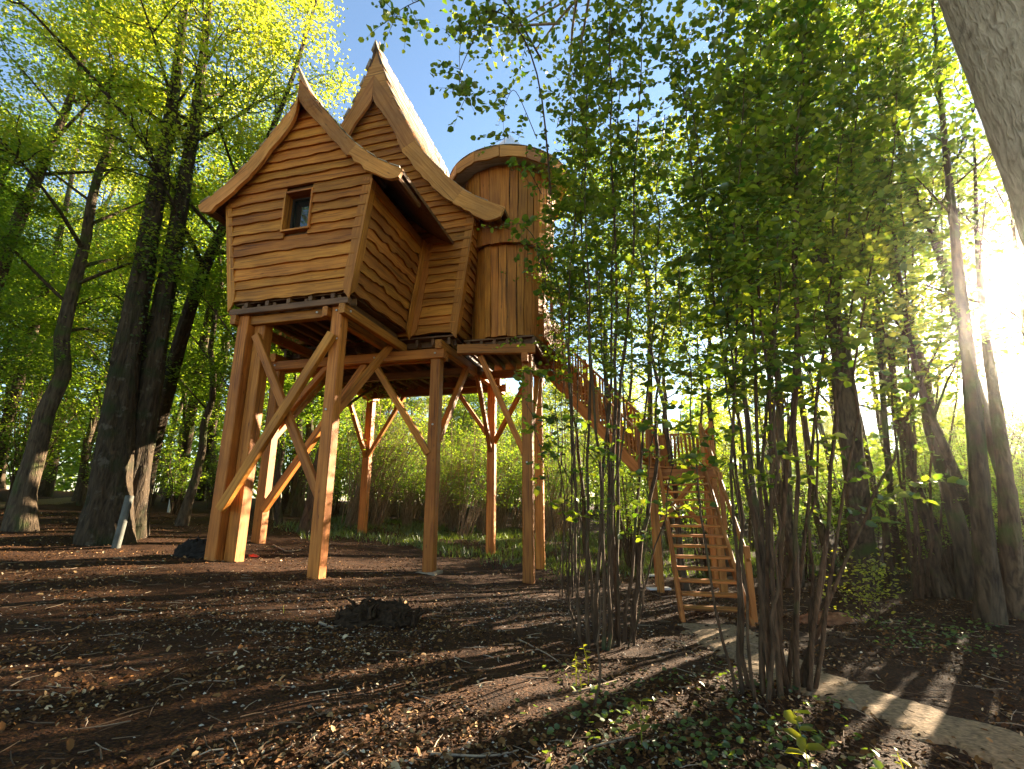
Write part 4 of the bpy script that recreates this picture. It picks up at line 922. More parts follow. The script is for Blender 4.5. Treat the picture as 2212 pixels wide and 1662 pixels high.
HIGH = [grow_tree(160 + i, H, r0, l0, nl, sp, nlf, .12, lean=ln, crown_sig=.32, nsub=7, wob=.06) for i, (H, r0, l0, nl, sp, nlf, ln) in enumerate([
    (13.5, .11, .42, 15, 2.8, 6000, (-.03, .02)), (12.5, .09, .45, 14, 2.6, 5200, (.03, -.02)), (15, .13, .42, 16, 3.2, 7000, (-.04, -.02))])]
for k, (u_, d_, i) in enumerate([(1330, 13.5, 0), (1420, 16, 2), (1480, 12.5, 1), (1570, 15, 0), (1640, 11.5, 1), (1700, 14, 2), (1790, 13, 0), (1830, 17, 2), (1920, 12, 1), (1960, 15.5, 0), (2010, 12, 2), (2085, 10.5, 2), (2190, 9.5, 0), (1270, 17.5, 1), (1380, 20, 0), (1530, 19, 1), (1750, 20, 0)]):
    x = (u_ - CXP) / FPX * d_ * .94; y = d_; placed.append((x, y))
    place('high_crowned_tree', HIGH[i], (x, y, g1(x, y) - .05), k * 1.7, (1.0 + .05 * math.sin(k * 2.3)) * (1.25 if u_ > 2050 else 1.0), '%s thin-trunked tree with a high dense crown %s' % (far(d_, 12.9, 15.4), where(x, y, 'sun')), 'tree', 'high crowned trees above the staircase', (BARK2, LEAF_H if k % 3 else LEAF_T), ('trunk', 'crown'))
cnt = 0
for k in range(3000):
    if cnt >= 30: break
    az = math.radians(fr_.uniform(14, 70)); d = fr_.uniform(31, 47); x, y = d * math.sin(az), d * math.cos(az)
    if not free(x, y, 2.0): continue
    placed.append((x, y)); cnt += 1; i = int(fr_.integers(0, 3)); yel = fr_.random() < .5
    place('small_tree', MID[i], (x, y, g1(x, y)), fr_.uniform(0, 6.28), fr_.uniform(.7, .88), '%s %s %s tree closing the far side of the wood %s' % (far(d, 36, 42), ('medium', 'small', 'taller')[i], 'yellowish' if yel else 'green', where(x, y, 'sun')), 'tree', 'small trees on the far sunny side', (BARK2, LEAF_Y if yel else LEAF_T), ('trunk', 'crown'))
# ------------------------------------------------------------------ named trees
def px_path(L): return np.array([on_ground(*p[:2]) - np.array([0, 0, .15]) if len(p) == 2 else at(*p) for p in L])
def named_tree(name, label, trunks, bark, leaf, crown_kw, group=None):
    """trunks: list of (path, r0, seed, n_leaf)"""
    base = trunks[0][0][0]; e_ = empty(name, base, 0, label, 'tree', group)
    for path, r0, seed, kw in trunks:
        k = dict(crown_kw); k.update(kw)
        tm, cm = grow_tree(seed, 0, r0, path=path - base, **k)
        link('trunk', tm, bark, e_); link('crown', cm, leaf, e_)
    return e_
big = [(px_path([(228, 1172), (243, 1000, 12.35), (262, 820, 12.4), (300, 640, 12.5), (335, 420, 12.6), (372, 250, 12.7), (398, 60, 12.8), (415, -250, 13)]), .46, 201, dict(nl=15, spread=5.0, nleaf=16000)),
       (px_path([(272, 1160), (296, 1000, 12.7), (325, 820, 12.9), (365, 600, 13.0), (398, 400, 13.0), (430, 240, 13.0), (450, 20, 13.0), (480, -250, 13)]), .40, 202, dict(nl=14, spread=5.0, nleaf=16000))]
twin = named_tree('twin_trunk_tree', 'massive dark mossy tree with two trunks beside the treehouse', big, BARK, LEAF_Y, dict(limb0=.60, lsz=.115, nsub=9, flare=.35, trunk_n=22, crown_sig=.42, wob=.0, rings=90))
def trunk_ivy():
    r = np.random.default_rng(88); P = []
    for path, r0, seed, kw in big:
        q = spline(path, 60) - big[0][0][0]
        n = 1500; k = r.uniform(.30, .74, n) ** 1.0 * 59; k0 = k.astype(int); c = q[k0] + (q[np.minimum(k0 + 1, 59)] - q[k0]) * (k - k0)[:, None]
        a = r.uniform(0, 6.28, n); rr = r0 * (1 - .86 * (k / 59) ** .9) + r.uniform(0, .16, n) ** 1.2; keep = (np.sin(a * 2 + k * .35) + r.normal(0, .5, n)) > -.1; P.append((c + np.c_[np.cos(a) * rr, np.sin(a) * rr, 0 * a])[keep])
    P = np.concatenate(P); V, F = leaf_geo(P, r.uniform(.06, .13, len(P)), r, tilt=1.0, wr=.9); link('ivy', mesh_np('ivy', V, F), LEAF_G, twin, kind='stuff')
trunk_ivy()
named_tree('leaning_tree', 'dark tree leaning towards the front gable, rising behind the twin trunk', [(px_path([(300, 1108), (345, 880, 14.2), (400, 690, 14.2), (452, 540, 14.0), (500, 450, 13.8), (570, 330, 13.6), (640, 170, 13.5), (700, -60, 13.6)]), .26, 203, dict(nl=15, spread=4.2, nleaf=14000))], BARK, LEAF_Y, dict(limb0=.35, lsz=.115, nsub=8, flare=.3, trunk_n=14, crown_sig=.4, rings=60))
named_tree('sunflecked_tree', 'grey trunk with bright sun patches leaning in from the left edge', [(px_path([(-170, 1120), (-70, 760, 12), (0, 570, 12), (58, 425, 12.2), (110, 318, 12.4), (160, 200, 12.6), (205, 60, 12.8), (250, -150, 13)]), .24, 204, dict(nl=14, spread=4.2, nleaf=14000))], BARK2, LEAF_T, dict(limb0=.42, lsz=.115, nsub=8, flare=.3, trunk_n=14, crown_sig=.4, rings=60))
named_tree('slim_tree', 'slim tree with pale patches low at the left, beyond the track', [(px_path([(-30, 1085), (5, 948, 19), (55, 773, 19), (102, 616, 19), (140, 470, 19), (170, 300, 19), (200, 100, 19)]), .25, 205, dict(nl=14, spread=3.8, nleaf=10000))], BARK2, LEAF_T, dict(limb0=.35, lsz=.115, nsub=8, flare=.3, trunk_n=12, crown_sig=.4))
named_tree('slim_tree', 'slim straight tree just behind the white marker post', [(px_path([(385, 1085), (410, 900, 19), (440, 740, 19), (470, 580, 19), (500, 400, 19), (540, 200, 19), (570, 0, 19)]), .24, 206, dict(nl=13, spread=3.6, nleaf=9000))], BARK2, LEAF_Y, dict(limb0=.4, lsz=.115, nsub=8, flare=.3, trunk_n=12, crown_sig=.4))
named_tree('slim_tree', 'slim dark tree in the gap between the twin trunk and the front post', [(px_path([(430, 1080), (452, 950, 22), (480, 800, 22), (505, 640, 22), (540, 450, 22), (570, 250, 22)]), .26, 207, dict(nl=12, spread=3.6, nleaf=8000))], BARK2, LEAF_T, dict(limb0=.4, lsz=.115, nsub=8, flare=.3, trunk_n=12, crown_sig=.4))
# big smooth trunk at the right edge, close to the camera
e_ = empty('large_tree', (3.10, 2.08, g1(3.1, 2.08)), 0, 'large smooth grey trunk close by in the upper right corner', 'tree')
pts = np.array([(0, 0, -.2), (.0, 0, 1.0), (-.02, 0, 2.6), (-.08, 0, 3.8), (-.16, .02, 4.8), (-.25, .05, 6.5), (-.35, .1, 9.0)]); sp_ = spline(pts, 40); zz = sp_[:, 2]
tv, tf = tube_np(sp_, .40 + .2 * np.exp(-np.maximum(zz, 0) / .35) - .012 * np.maximum(zz, 0), 40, .03, 1.0)
tv += rng.normal(0, .003, tv.shape); link('trunk', mesh_np('trunk', tv, tf, True), BARK3, e_)
tm, cm = grow_tree(210, 0, .2, .05, 18, 5.5, 13000, .13, path=np.array([(-.3, .08, 7.0), (-.4, 0, 9), (-.6, -.2, 11), (-.9, -.4, 13.5)]), hexa=False, flare=0, crown_sig=.5); link('branches', tm, BARK3, e_); link('crown', cm, LEAF_H, e_)
# unseen trees added around the viewpoint to keep sky light off the clearing
CAN = grow_tree(230, 18, .3, .55, 16, 7.0, 17000, .17, lean=(.05, .10), crown_sig=.6, nsub=8)
for k, (x, y, lab) in enumerate(((-4.5, -2.0, 'unseen tree added behind the viewpoint, its crown shading the clearing'), (-10.5, 3.0, 'unseen tree added at the near left to shade the clearing'), (1.5, -3.5, 'unseen shade tree added behind the viewpoint beside the large smooth trunk'))):
    place('shade_tree', CAN, (x, y, g1(x, y) - .05), k * 2.1 - .6, 1.0, lab, 'tree', 'unseen shade trees added around the viewpoint', (BARK2, LEAF_T), ('trunk', 'crown'))
for k, (az, d, i, sc) in enumerate([(41, 15, 0, .8), (44, 19, 2, .8), (46.5, 16, 1, .8), (49.5, 20, 2, .78), (51, 15, 0, .75), (54, 18, 2, .8), (57, 14, 1, .8), (43, 24, 2, .95), (48, 26, 2, .95), (53, 25, 2, .95), (38, 20, 0, .9), (35, 16, 1, .9), (60, 22, 2, .9), (46, 31, 2, 1.1), (51, 32, 2, 1.1), (56, 30, 2, 1.1), (41, 30, 2, 1.1)]):
    x, y = d * math.sin(math.radians(az)), d * math.cos(math.radians(az)); place('hazel_bush', HAZ[i], (x, y, g1(x, y)), k * 1.3, sc, '%s %s hazel bush in the glare below the sun %s' % (far(d, 17.5, 24.5), ('leafy', 'small', 'broad')[i], where(x, y, 'sun')), 'bush', 'hazel bushes in the glare below the sun', (BARKH, LEAF_T if k % 2 else LEAF_Y), ('stems', 'foliage'))
# right hand trees
named_tree('stout_tree', 'stout brown trunk standing behind the nearer hazel clump', [(px_path([(1866, 1275), (1847, 999, 10.6), (1815, 740, 10.6), (1778, 594, 10.6), (1750, 430, 10.6), (1735, 250, 10.6), (1720, 0, 10.6)]), .27, 211, dict(nl=13, spread=3.0, nleaf=5000))], BARK2, LEAF_T, dict(limb0=.45, lsz=.12, nsub=6, flare=.25, trunk_n=14, crown_sig=.35, rings=60))
named_tree('bent_tree', 'slender bent tree between the stout trunk and the triple trunk', [(px_path([(2130, 1215), (2099, 1105, 9.5), (2038, 959, 9.5), (1993, 870, 9.5), (1955, 700, 9.4), (1930, 500, 9.4), (1900, 250, 9.4)]), .11, 212, dict(nl=11, spread=2.2, nleaf=3000))], BARK2, LEAF_T, dict(limb0=.4, lsz=.11, nsub=6, flare=.25, trunk_n=10, crown_sig=.3))
named_tree('thin_tree', 'thin upright tree beside the stout trunk', [(px_path([(1945, 1230), (1925, 1100, 10), (1904, 817, 10), (1890, 600, 10), (1880, 350, 10), (1870, 50, 10)]), .085, 213, dict(nl=10, spread=1.9, nleaf=2600))], BARK2, LEAF_T, dict(limb0=.4, lsz=.11, nsub=6, flare=.2, trunk_n=9, crown_sig=.3))
trip = [(px_path([(2135, 1345), (2125, 1150, 7.8), (2105, 900, 7.8), (2085, 700, 7.8), (2060, 500, 7.8), (2035, 250, 7.9), (2010, -50, 8)]), .16, 214, dict(nl=8, spread=2.0, nleaf=900)),
        (px_path([(2185, 1335), (2185, 1150, 8.1), (2165, 950, 8.2), (2130, 740, 8.3), (2110, 550, 8.4), (2105, 300, 8.4)]), .15, 215, dict(nl=7, spread=1.8, nleaf=500)),
        (px_path([(2225, 1330), (2245, 1100, 8), (2240, 850, 8), (2205, 640, 8.2), (2180, 400, 8.3)]), .14, 216, dict(nl=7, spread=1.8, nleaf=400))]
named_tree('triple_trunk_tree', 'clump of three dark trunks at the right edge below the sun', trip, BARK2, LEAF_T, dict(limb0=.62, lsz=.11, nsub=6, flare=.3, trunk_n=12, crown_sig=.3, rings=50))

# ------------------------------------------------------------------ hazel clumps in front
def clump(name, label, stems, seed, lsz, per_m, low, leafmat, extra=(), tw_len=(.35, 1.0)):
    r = np.random.default_rng(seed); base = on_ground(*stems[0][0]); e_ = empty(name, base, 0, label, 'bush'); u00 = stems[0][0][0]; stems = [((u00 + (st[0][0] - u00) * 1.3, st[0][1]), *st[1:]) for st in stems]
    P = []; D = []; tacc = Acc(); lowleaf = .0
    for st in stems:
        b = on_ground(*st[0]) - np.array([0, 0, .12]); top = at(*st[1]); ra = st[2] * .82; dens = st[3] if len(st) > 3 else 1.0
        n = 18; s = np.linspace(0, 1, n); hz = s ** 1.08; path = np.stack([b[0] + (top[0] - b[0]) * hz, b[1] + (top[1] - b[1]) * hz, b[2] + (top[2] - b[2]) * s], 1)
        wv = np.cumsum(r.normal(0, .030, (n, 3)), 0); wv -= wv[0]; path += wv * np.array([1, 1, .2])
        L = np.linalg.norm(top - b); V, F = tube_np(path - base, np.maximum(.006, ra * (1 - .78 * s) + ra * .3 * np.exp(-s * 14)), 7, .06, r.uniform(0, 6)); link('stem', mesh_np('stem', V, F, True), BARKH, e_)
        for j in range(int(L * per_m * dens)):
            q = low + (1 - low) * r.uniform(0, 1) ** .75; k = q * (n - 1); k0 = min(int(k), n - 2); p = path[k0] + (path[k0 + 1] - path[k0]) * (k - k0)
            a = r.uniform(0, 2 * np.pi); l = r.uniform(*tw_len) * (1.15 - .5 * q); s2 = np.linspace(0, 1, 6); el = r.uniform(.1, .8); d0 = np.array([math.cos(a) * math.cos(el), math.sin(a) * math.cos(el), math.sin(el)])
            tp = p + d0 * (l * s2)[:, None] + np.cumsum(r.normal(0, .02, (6, 3)), 0); tp[:, 2] -= .3 * l * s2 ** 2
            tacc.tube(tp - base, np.maximum(.0025, ra * .22 * (1 - .8 * s2)), 3); extra_leaves(P, D, tp, r, lsz)
    for path, ra in extra:
        path = spline(np.array([at(*p) for p in path]), 20); s = np.linspace(0, 1, 20); tacc.tube(path - base, np.maximum(.003, ra * (1 - .85 * s)), 5)
        L = np.linalg.norm(np.diff(path, axis=0), axis=1).sum()
        for j in range(int(L * 7)):
            q = r.uniform(.15, 1); k = q * 19; k0 = min(int(k), 18); p = path[k0] + (path[k0 + 1] - path[k0]) * (k - k0); a = r.uniform(0, 2 * np.pi); l = r.uniform(.15, .5); s2 = np.linspace(0, 1, 5); d0 = np.array([math.cos(a), math.sin(a), r.uniform(-.5, .3)])
            tp = p + d0 * (l * s2)[:, None]; tp[:, 2] -= .35 * l * s2 ** 2; tacc.tube(tp - base, np.maximum(.002, .006 * (1 - .8 * s2)), 3); extra_leaves(P, D, tp, r, lsz)
    P = np.concatenate(P) - base; D = np.concatenate(D); V, F = leaf_geo(P, lsz * (.4 + 1.0 * r.uniform(0, 1, len(P)) ** .8), r, tilt=.62, hexa=True, dirs=D, wr=.8)
    link('twigs', tacc.mesh('twigs'), BARKH, e_, kind='stuff'); link('foliage', mesh_np('foliage', V, F), leafmat, e_); return e_
def extra_leaves(P, D, tp, r, lsz):
    L = np.linalg.norm(np.diff(tp, axis=0), axis=1).sum(); n = max(3, int(L / (lsz * .55))); m = len(tp) - 1
    q = np.linspace(.12, 1, n) * m; k0 = np.minimum(q.astype(int), m - 1); p = tp[k0] + (tp[k0 + 1] - tp[k0]) * (q - k0)[:, None]; t = (tp[k0 + 1] - tp[k0]); t /= np.linalg.norm(t, axis=1)[:, None]
    side = np.cross(t, [0, 0, 1.0]) * np.where(np.arange(n) % 2, 1, -1)[:, None]; P.append(p + r.normal(0, .012, p.shape)); D.append(t * .6 + side)
H1 = [((1290, 1395), (1215, 330, 7.0), .024), ((1262, 1392), (1235, 150, 6.6), .026), ((1275, 1400), (1262, 60, 6.9), .03), ((1300, 1402), (1268, 200, 6.2), .03), ((1312, 1398), (1300, -40, 6.6), .04), ((1290, 1385), (1340, 80, 7.2), .034),
      ((1325, 1395), (1372, -20, 6.4), .034), ((1335, 1390), (1412, 250, 6.6), .03), ((1345, 1385), (1440, 640, 6.5), .05, .5), ((1250, 1380), (1185, 720, 6.4), .018, .4), ((1318, 1385), (1285, 420, 7.4), .024), ((1305, 1405), (1345, 560, 6.0), .022, .8), ((1248, 1390), (1150, 860, 6.3), .014, .4), ((1350, 1395), (1455, 860, 6.2), .02, .5), ((1340, 1400), (1405, 930, 5.8), .014, .4), ((1270, 1405), (1205, 980, 5.9), .012, .4)]
X1 = [([(1190, 420, 6.4), (1170, 150, 6.0), (1100, 20, 5.7), (1030, 20, 5.5), (985, 90, 5.4), (1000, 205, 5.3)], .016), ([(1170, 130, 6.0), (1080, -30, 5.6), (960, -20, 5.4), (870, 15, 5.3), (840, 45, 5.3)], .016), ([(1080, 20, 5.7), (1030, 70, 5.6), (985, 170, 5.5), (1010, 210, 5.5)], .012),
      ([(1190, 600, 6.5), (1150, 500, 6.3), (1100, 470, 6.2), (1070, 500, 6.1)], .010), ([(1180, 620, 6.5), (1160, 540, 6.3), (1130, 520, 6.2)], .008), ([(1170, 420, 6.6), (1140, 360, 6.4), (1100, 370, 6.3)], .009), ([(1175, 760, 6.4), (1150, 740, 6.3), (1100, 735, 6.2)], .006), ([(1180, 830, 6.4), (1150, 800, 6.3), (1105, 800, 6.2)], .006), ([(1290, 1000, 6.3), (1230, 930, 6.1), (1200, 900, 6.1)], .007),
      ([(1160, 300, 6.8), (1110, 180, 6.5), (1085, 240, 6.4), (1090, 310, 6.4)], .008)]
clump('hazel_clump', 'hazel clump of many thin stems growing in front of the tower and staircase', H1, 301, .088, 7.5, .50, LEAF_H, X1, (.3, .75))
H2 = [((1670 + (u - 1670) * 1.25, v), t, r_ * .78, *rest) for (u, v), t, r_, *rest in [((1670, 1505), (1452, 40, 5.6), .036), ((1640, 1490), (1500, 200, 5.2), .03), ((1655, 1500), (1545, -60, 5.4), .038), ((1630, 1500), (1585, 120, 4.9), .03), ((1680, 1510), (1630, -60, 5.2), .036), ((1665, 1490), (1670, 180, 5.6), .04), ((1690, 1500), (1705, -40, 5.4), .044),
      ((1700, 1505), (1752, -60, 5.0), .04), ((1685, 1490), (1800, 120, 5.6), .034), ((1715, 1500), (1862, 20, 5.8), .036), ((1720, 1495), (1930, 150, 5.6), .03), ((1705, 1490), (1990, 40, 6.0), .03), ((1648, 1510), (1570, 400, 4.8), .024), ((1625, 1505), (1490, 520, 5.0), .022, .8), ((1695, 1480), (2075, 770, 5.6), .04, .35), ((1660, 1515), (1640, 500, 4.6), .03), ((1712, 1485), (1780, 640, 5.0), .03, .6)]]
clump('hazel_clump', 'dense tall hazel clump growing right beside the sandy path', H2, 302, .088, 9.0, .40, LEAF_H)
H3 = [((1985, 1290), (1800, 180, 8.2), .035), ((1975, 1285), (1860, 60, 8.4), .04), ((1990, 1292), (1940, 250, 8), .035), ((2000, 1290), (2010, 120, 8.2), .035), ((2010, 1285), (2085, 300, 8), .03), ((1980, 1290), (1990, -40, 8.6), .04), ((1995, 1285), (1900, -40, 8.6), .04)]
clump('hazel_clump', 'hazel clump with light-struck leaves behind the leaning stem at the right', H3, 303, .092, 8.0, .30, LEAF_H)
H4 = [((1215, 1290), (1215, 500, 9.6), .02, .5), ((1222, 1288), (1235, 300, 9.8), .024), ((1232, 1290), (1250, 250, 9.6), .024), ((1240, 1285), (1300, 380, 9.8), .022), ((1228, 1284), (1245, 420, 10), .02), ((1210, 1288), (1200, 640, 9.6), .016, .3)]
clump('hazel_clump', 'slim hazel clump behind, next to the post under the tower', H4, 304, .09, 6.5, .55, LEAF_H)
H5 = [((1560, 1235), (1460, 250, 10.6), .03), ((1555, 1232), (1520, 120, 10.8), .034), ((1565, 1235), (1590, 200, 10.6), .03), ((1572, 1232), (1660, 260, 10.6), .03), ((1560, 1230), (1560, -20, 11), .034), ((1570, 1230), (1630, 60, 11), .034), ((1552, 1232), (1420, 420, 10.8), .026)]
H5 = [((u + 130, v), (a + 90, b, c), *rest) for (u, v), (a, b, c), *rest in H5]
clump('hazel_clump', 'hazel clump rising just beyond the stair treads', H5, 305, .095, 7.5, .32, LEAF_T)
# single sapling in front
clump('sapling', 'single thin sapling standing apart in front of the left hazel clump', [((1300, 1545), (1335, 900, 4.6), .014, .25)], 306, .08, 3, .5, LEAF_H)

# ------------------------------------------------------------------ distant wood
def distant():
    r = np.random.default_rng(9); n = 80000; az = np.radians(r.uniform(-72, 74, n)); d = r.uniform(47, 62, n); x, y = d * np.sin(az), d * np.cos(az)
    hmax = np.where(az < math.radians(-20), 17, 10.5) * (.75 + .35 * np.sin(az * 37 + np.sin(az * 90))); z = gz(x, y, False) + r.uniform(0, 1, n) ** .8 * hmax
    V, F = leaf_geo(np.c_[x, y, z], r.uniform(.35, .75, n), r, tilt=.9); o = link('distant_forest', mesh_np('distant_forest', V, F), LEAF_T, kind='stuff'); tag(o, 'far green wood closing the view between the trunks', 'forest')
distant()

# ------------------------------------------------------------------ ground cover
def path_dist(x, y):
    P = np.array(path_pts); best = np.full(len(x), 99.0)
    for a, b in zip(P[:-1], P[1:]):
        d = b - a; t = np.clip(((x - a[0]) * d[0] + (y - a[1]) * d[1]) / (d @ d), 0, 1); best = np.minimum(best, np.hypot(x - a[0] - t * d[0], y - a[1] - t * d[1]))
    return best
def scatter(n, r0, r1, a0, a1, seed, keep=.3, pw=1.0):
    r = np.random.default_rng(seed); d = r0 + (r1 - r0) * r.uniform(0, 1, n) ** pw; az = np.radians(r.uniform(a0, a1, n)); x, y = d * np.sin(az), d * np.cos(az)
    m = (path_dist(x, y) > .40 + .05 * np.sin(x * 9) * np.sin(y * 11)) | (r.uniform(0, 1, n) < keep); return x[m], y[m], r
x, y, r = scatter(110000, 2.3, 24, -62, 62, 51, pw=1.4); k = (np.sin(x * 1.7 + 2 * np.sin(y * .9)) * np.sin(y * 1.5 + 1.4 * np.sin(x * .8)) + r.normal(0, .35, len(x))) > -.32; x, y = x[k], y[k]; n = len(x)
V, F = leaf_geo(np.c_[x, y, gz(x, y) + r.uniform(.004, .03, n)], np.where(r.uniform(0, 1, n) < .06, r.uniform(.06, .09, n), r.uniform(.018, .05, n)), r, tilt=.62, hexa=True, wr=.55)
o = link('leaf_litter', mesh_np('leaf_litter', V, F), litter_mat('dead_leaves', [(0, (.022, .009, .003)), (.45, (.085, .034, .010)), (.8, (.21, .095, .030)), (.96, (.40, .26, .13)), (1, (.55, .44, .30))]), kind='stuff'); tag(o, 'brown dead leaves and chips covering the forest floor', 'leaf litter')
def pebbles(n, seed):
    x, y, r = scatter(n, 2.3, 11, -60, 25, seed, pw=1.2); n = len(x)
    k = (np.sin(x * .9 + 1.3) * np.sin(y * .8 + .4 * x) + r.normal(0, .5, n)) > .05; x, y = x[k], y[k]; n = len(x); s = r.uniform(.006, .02, n)
    oc = np.array([(1, 0, 0), (0, 1, 0), (-1, 0, 0), (0, -1, 0), (0, 0, .7), (0, 0, -.5)]); V = (np.c_[x, y, gz(x, y) + s * .3])[:, None, :] + oc[None] * s[:, None, None] * r.uniform(.6, 1.3, (n, 6, 1))
    f = np.array([(0, 1, 4), (1, 2, 4), (2, 3, 4), (3, 0, 4)]); F = (np.arange(n)[:, None, None] * 6 + f[None]).reshape(-1, 3)
    o = link('gravel', mesh_np('gravel', V.reshape(-1, 3), F), litter_mat('gravel_stone', [(0, (.12, .09, .065)), (.6, (.26, .21, .16)), (1, (.55, .48, .40))], .7, .3), kind='stuff'); tag(o, 'pale gravel stones scattered over the clearing', 'gravel')
pebbles(11000, 52)
# fine sticks as one mass
def fine_sticks():
    x, y, r = scatter(2600, 2.5, 14, -60, 60, 53); a = Acc()
    for i in range(len(x)):
        L = r.uniform(.06, .32); t = r.uniform(0, 6.28); d = np.array([math.cos(t), math.sin(t)]) * L / 2; q = np.array([x[i], y[i]]); p = [q - d, q + r.normal(0, .01, 2), q + d]; p = np.array([(u, v, g1(u, v) + .012 + r.uniform(0, .02)) for u, v in p]); a.tube(p, np.array([1, .9, .5]) * r.uniform(.002, .006), 4)
    o = link('twig_litter', a.mesh('twig_litter'), litter_mat('twig_bark', [(0, (.06, .035, .02)), (.7, (.16, .10, .06)), (1, (.42, .33, .24))]), kind='stuff'); tag(o, 'thin broken twigs lying on the forest floor', 'twigs')
fine_sticks()
def grass():
    r = np.random.default_rng(54); n = 34000; x = r.uniform(-9, 12, n); y = r.uniform(13.5, 27, n); k = (y > 15.6 + .35 * np.sin(x * 1.3) - .35 * np.clip(x + 1, -3, 4) + .5 * np.sin(x * 3.1)) & (np.sin(x * 1.1 + y) * np.sin(y * .7 - x * .6) + r.normal(0, .4, n) > -.25); x, y = x[k], y[k]; n = len(x)
    z = gz(x, y); h = r.uniform(.08, .28, n); a = r.uniform(0, 6.28, n); w = r.uniform(.008, .02, n); l = r.normal(0, .35, (n, 2)) * h[:, None]
    V = np.stack([np.c_[x - np.cos(a) * w, y - np.sin(a) * w, z], np.c_[x + np.cos(a) * w, y + np.sin(a) * w, z], np.c_[x + l[:, 0], y + l[:, 1], z + h]], 1).reshape(-1, 3)
    o = link('grass', mesh_np('grass', V, np.arange(n * 3).reshape(-1, 3)), LEAF_G, kind='stuff'); tag(o, 'low green grass and herbs on the shaded ground behind the posts', 'grass')
grass()
def ivy():
    r = np.random.default_rng(55); P = []
    for u0, u1, v0, v1, n in ((1180, 1700, 1440, 1700, 480), (1700, 1950, 1520, 1700, 110), (1180, 1420, 1180, 1260, 500), (1880, 2212, 1330, 1420, 300)):
        for i in range(n // 14):
            c = on_ground(r.uniform(u0, u1), r.uniform(v0, v1)); m = 14; q = c[:2] + r.normal(0, .13, (m, 2)); P.append(np.c_[q, gz(q[:, 0], q[:, 1]) + r.uniform(.01, .09, m)])
    P = np.concatenate(P); k = path_dist(P[:, 0], P[:, 1]) > .42; P = P[k]; V, F = leaf_geo(P, r.uniform(.03, .065, len(P)), r, tilt=.4, hexa=True, wr=.95)
    o = link('ground_ivy', mesh_np('ground_ivy', V, F), LEAF_G, kind='stuff'); tag(o, 'patches of small ivy leaves over the soil near the hazel stems', 'ivy')
ivy()

# ------------------------------------------------------------------ small things
def lump(name, c, rad, hgt, seed, mat, label, cat, rough=.25, n=26, m=14):
    r = np.random.default_rng(seed); V = []; F = []; ph = r.uniform(0, 6, 8)
    for i in range(m + 1):
        th = i / m * math.pi / 2
        for j in range(n):
            a = j / n * 2 * np.pi; w = 1 + rough * (math.sin(3 * a + ph[0]) * .4 + math.sin(5 * a + ph[1] + 2 * th) * .35 + math.sin(9 * a + ph[2]) * .25 + r.normal(0, .16)); 
            V.append((rad[0] * w * math.cos(a) * math.cos(th) ** .6, rad[1] * w * math.sin(a) * math.cos(th) ** .6, hgt * math.sin(th) * (1 + rough * r.normal(0, .3)) - .06))
    for i in range(m):
        for j in range(n): F.append((i * n + j, i * n + (j + 1) % n, (i + 1) * n + (j + 1) % n, (i + 1) * n + j))
    F.append(tuple((m * n + j) for j in range(n)))
    e_ = empty(name, c, 0, label, cat); link('body', mesh_from(name, V, F, False), mat, e_); return e_
SOILD = plain_mat('rotten_wood', (.035, .02, .011), .95, .6, 22, 1.0)
c = on_ground(812, 1345); e_ = lump('stump', c, (.58, .42), .3, 61, SOILD, 'dark rotten tree stump with broken roots in the clearing', 'stump', .45)
r = np.random.default_rng(62)
for i in range(26):
    a = r.uniform(0, 6.28); d = r.uniform(.1, .75); h = r.uniform(.08, .22); b = np.array([math.cos(a) * d, math.sin(a) * d * .7, .30 - .42 * d]); V, F = tube_np([b, b + np.array([r.normal(0, .05), r.normal(0, .05), h * .6]), b + np.array([r.normal(0, .08), r.normal(0, .08), h])], [.04, .03, .006], 5); link('splinter', mesh_np('splinter', V, F), SOILD, e_)
c = on_ground(417, 1203); lump('charred_log', c + np.array([.0, .1, 0]), (.42, .3), .42, 63, plain_mat('black_wood', (.02, .016, .013), .9, .4, 12, .8), 'short blackened log end beside the front corner post', 'log', .3)
c = on_ground(534, 1203); lump('red_bag', c + np.array([.05, .15, 0]), (.17, .1), .1, 64, plain_mat('red_plastic', (.65, .05, .02), .4, .1), 'small red bag on the ground behind the front corner post', 'bag', .25, 14, 7)
c = on_ground(1790, 1345); lump('mossy_log', c, (.5, .2), .2, 65, plain_mat('red_brown_wood', (.2, .085, .04), .85, .4, 10, .6), 'short reddish log lying behind the hazel clump by the path', 'log', .2)
# plastic tube against the trunk and white marker post
def tube_obj(name, p0, p1, ra, mat, label, cat, ring=None):
    e_ = empty(name, p0, 0, label, cat); p0 = np.array(p0); p1 = np.array(p1); s = np.linspace(0, 1, 9); V, F = tube_np((p0 + (p1 - p0) * s[:, None]) - p0, np.full(9, ra), 18); V2, F2 = tube_np((p1 + (p0 - p1) * (s[:, None] * .3)) - p0, np.full(9, ra * .88), 18)
    link('tube', mesh_np('tube', V, F, True), mat, e_); link('lining', mesh_np('lining', V2, F2[:, ::-1], True), mat, e_)
    for q in (.03, .5, .97): c0 = (p1 - p0) * q; ax = (p1 - p0) / np.linalg.norm(p1 - p0) * .02; V, F = tube_np([c0 - ax, c0 + ax], [ra * 1.05, ra * 1.05], 18); link('band', mesh_np('band', V, F, True), mat, e_)
PVC = plain_mat('grey_plastic', (.11, .11, .095), .8, .3, 5, .05); WHT = plain_mat('white_paint', (.75, .74, .72), .5, .12)
b = on_ground(254, 1163); b = at(254, 1163, 11.6); b[2] = g1(b[0], b[1]) - .02
tube_obj('plastic_tube', b, b + np.array([.02, .1, 1.2]), .085, PVC, 'grey plastic tube standing upright against the twin trunk', 'pipe')
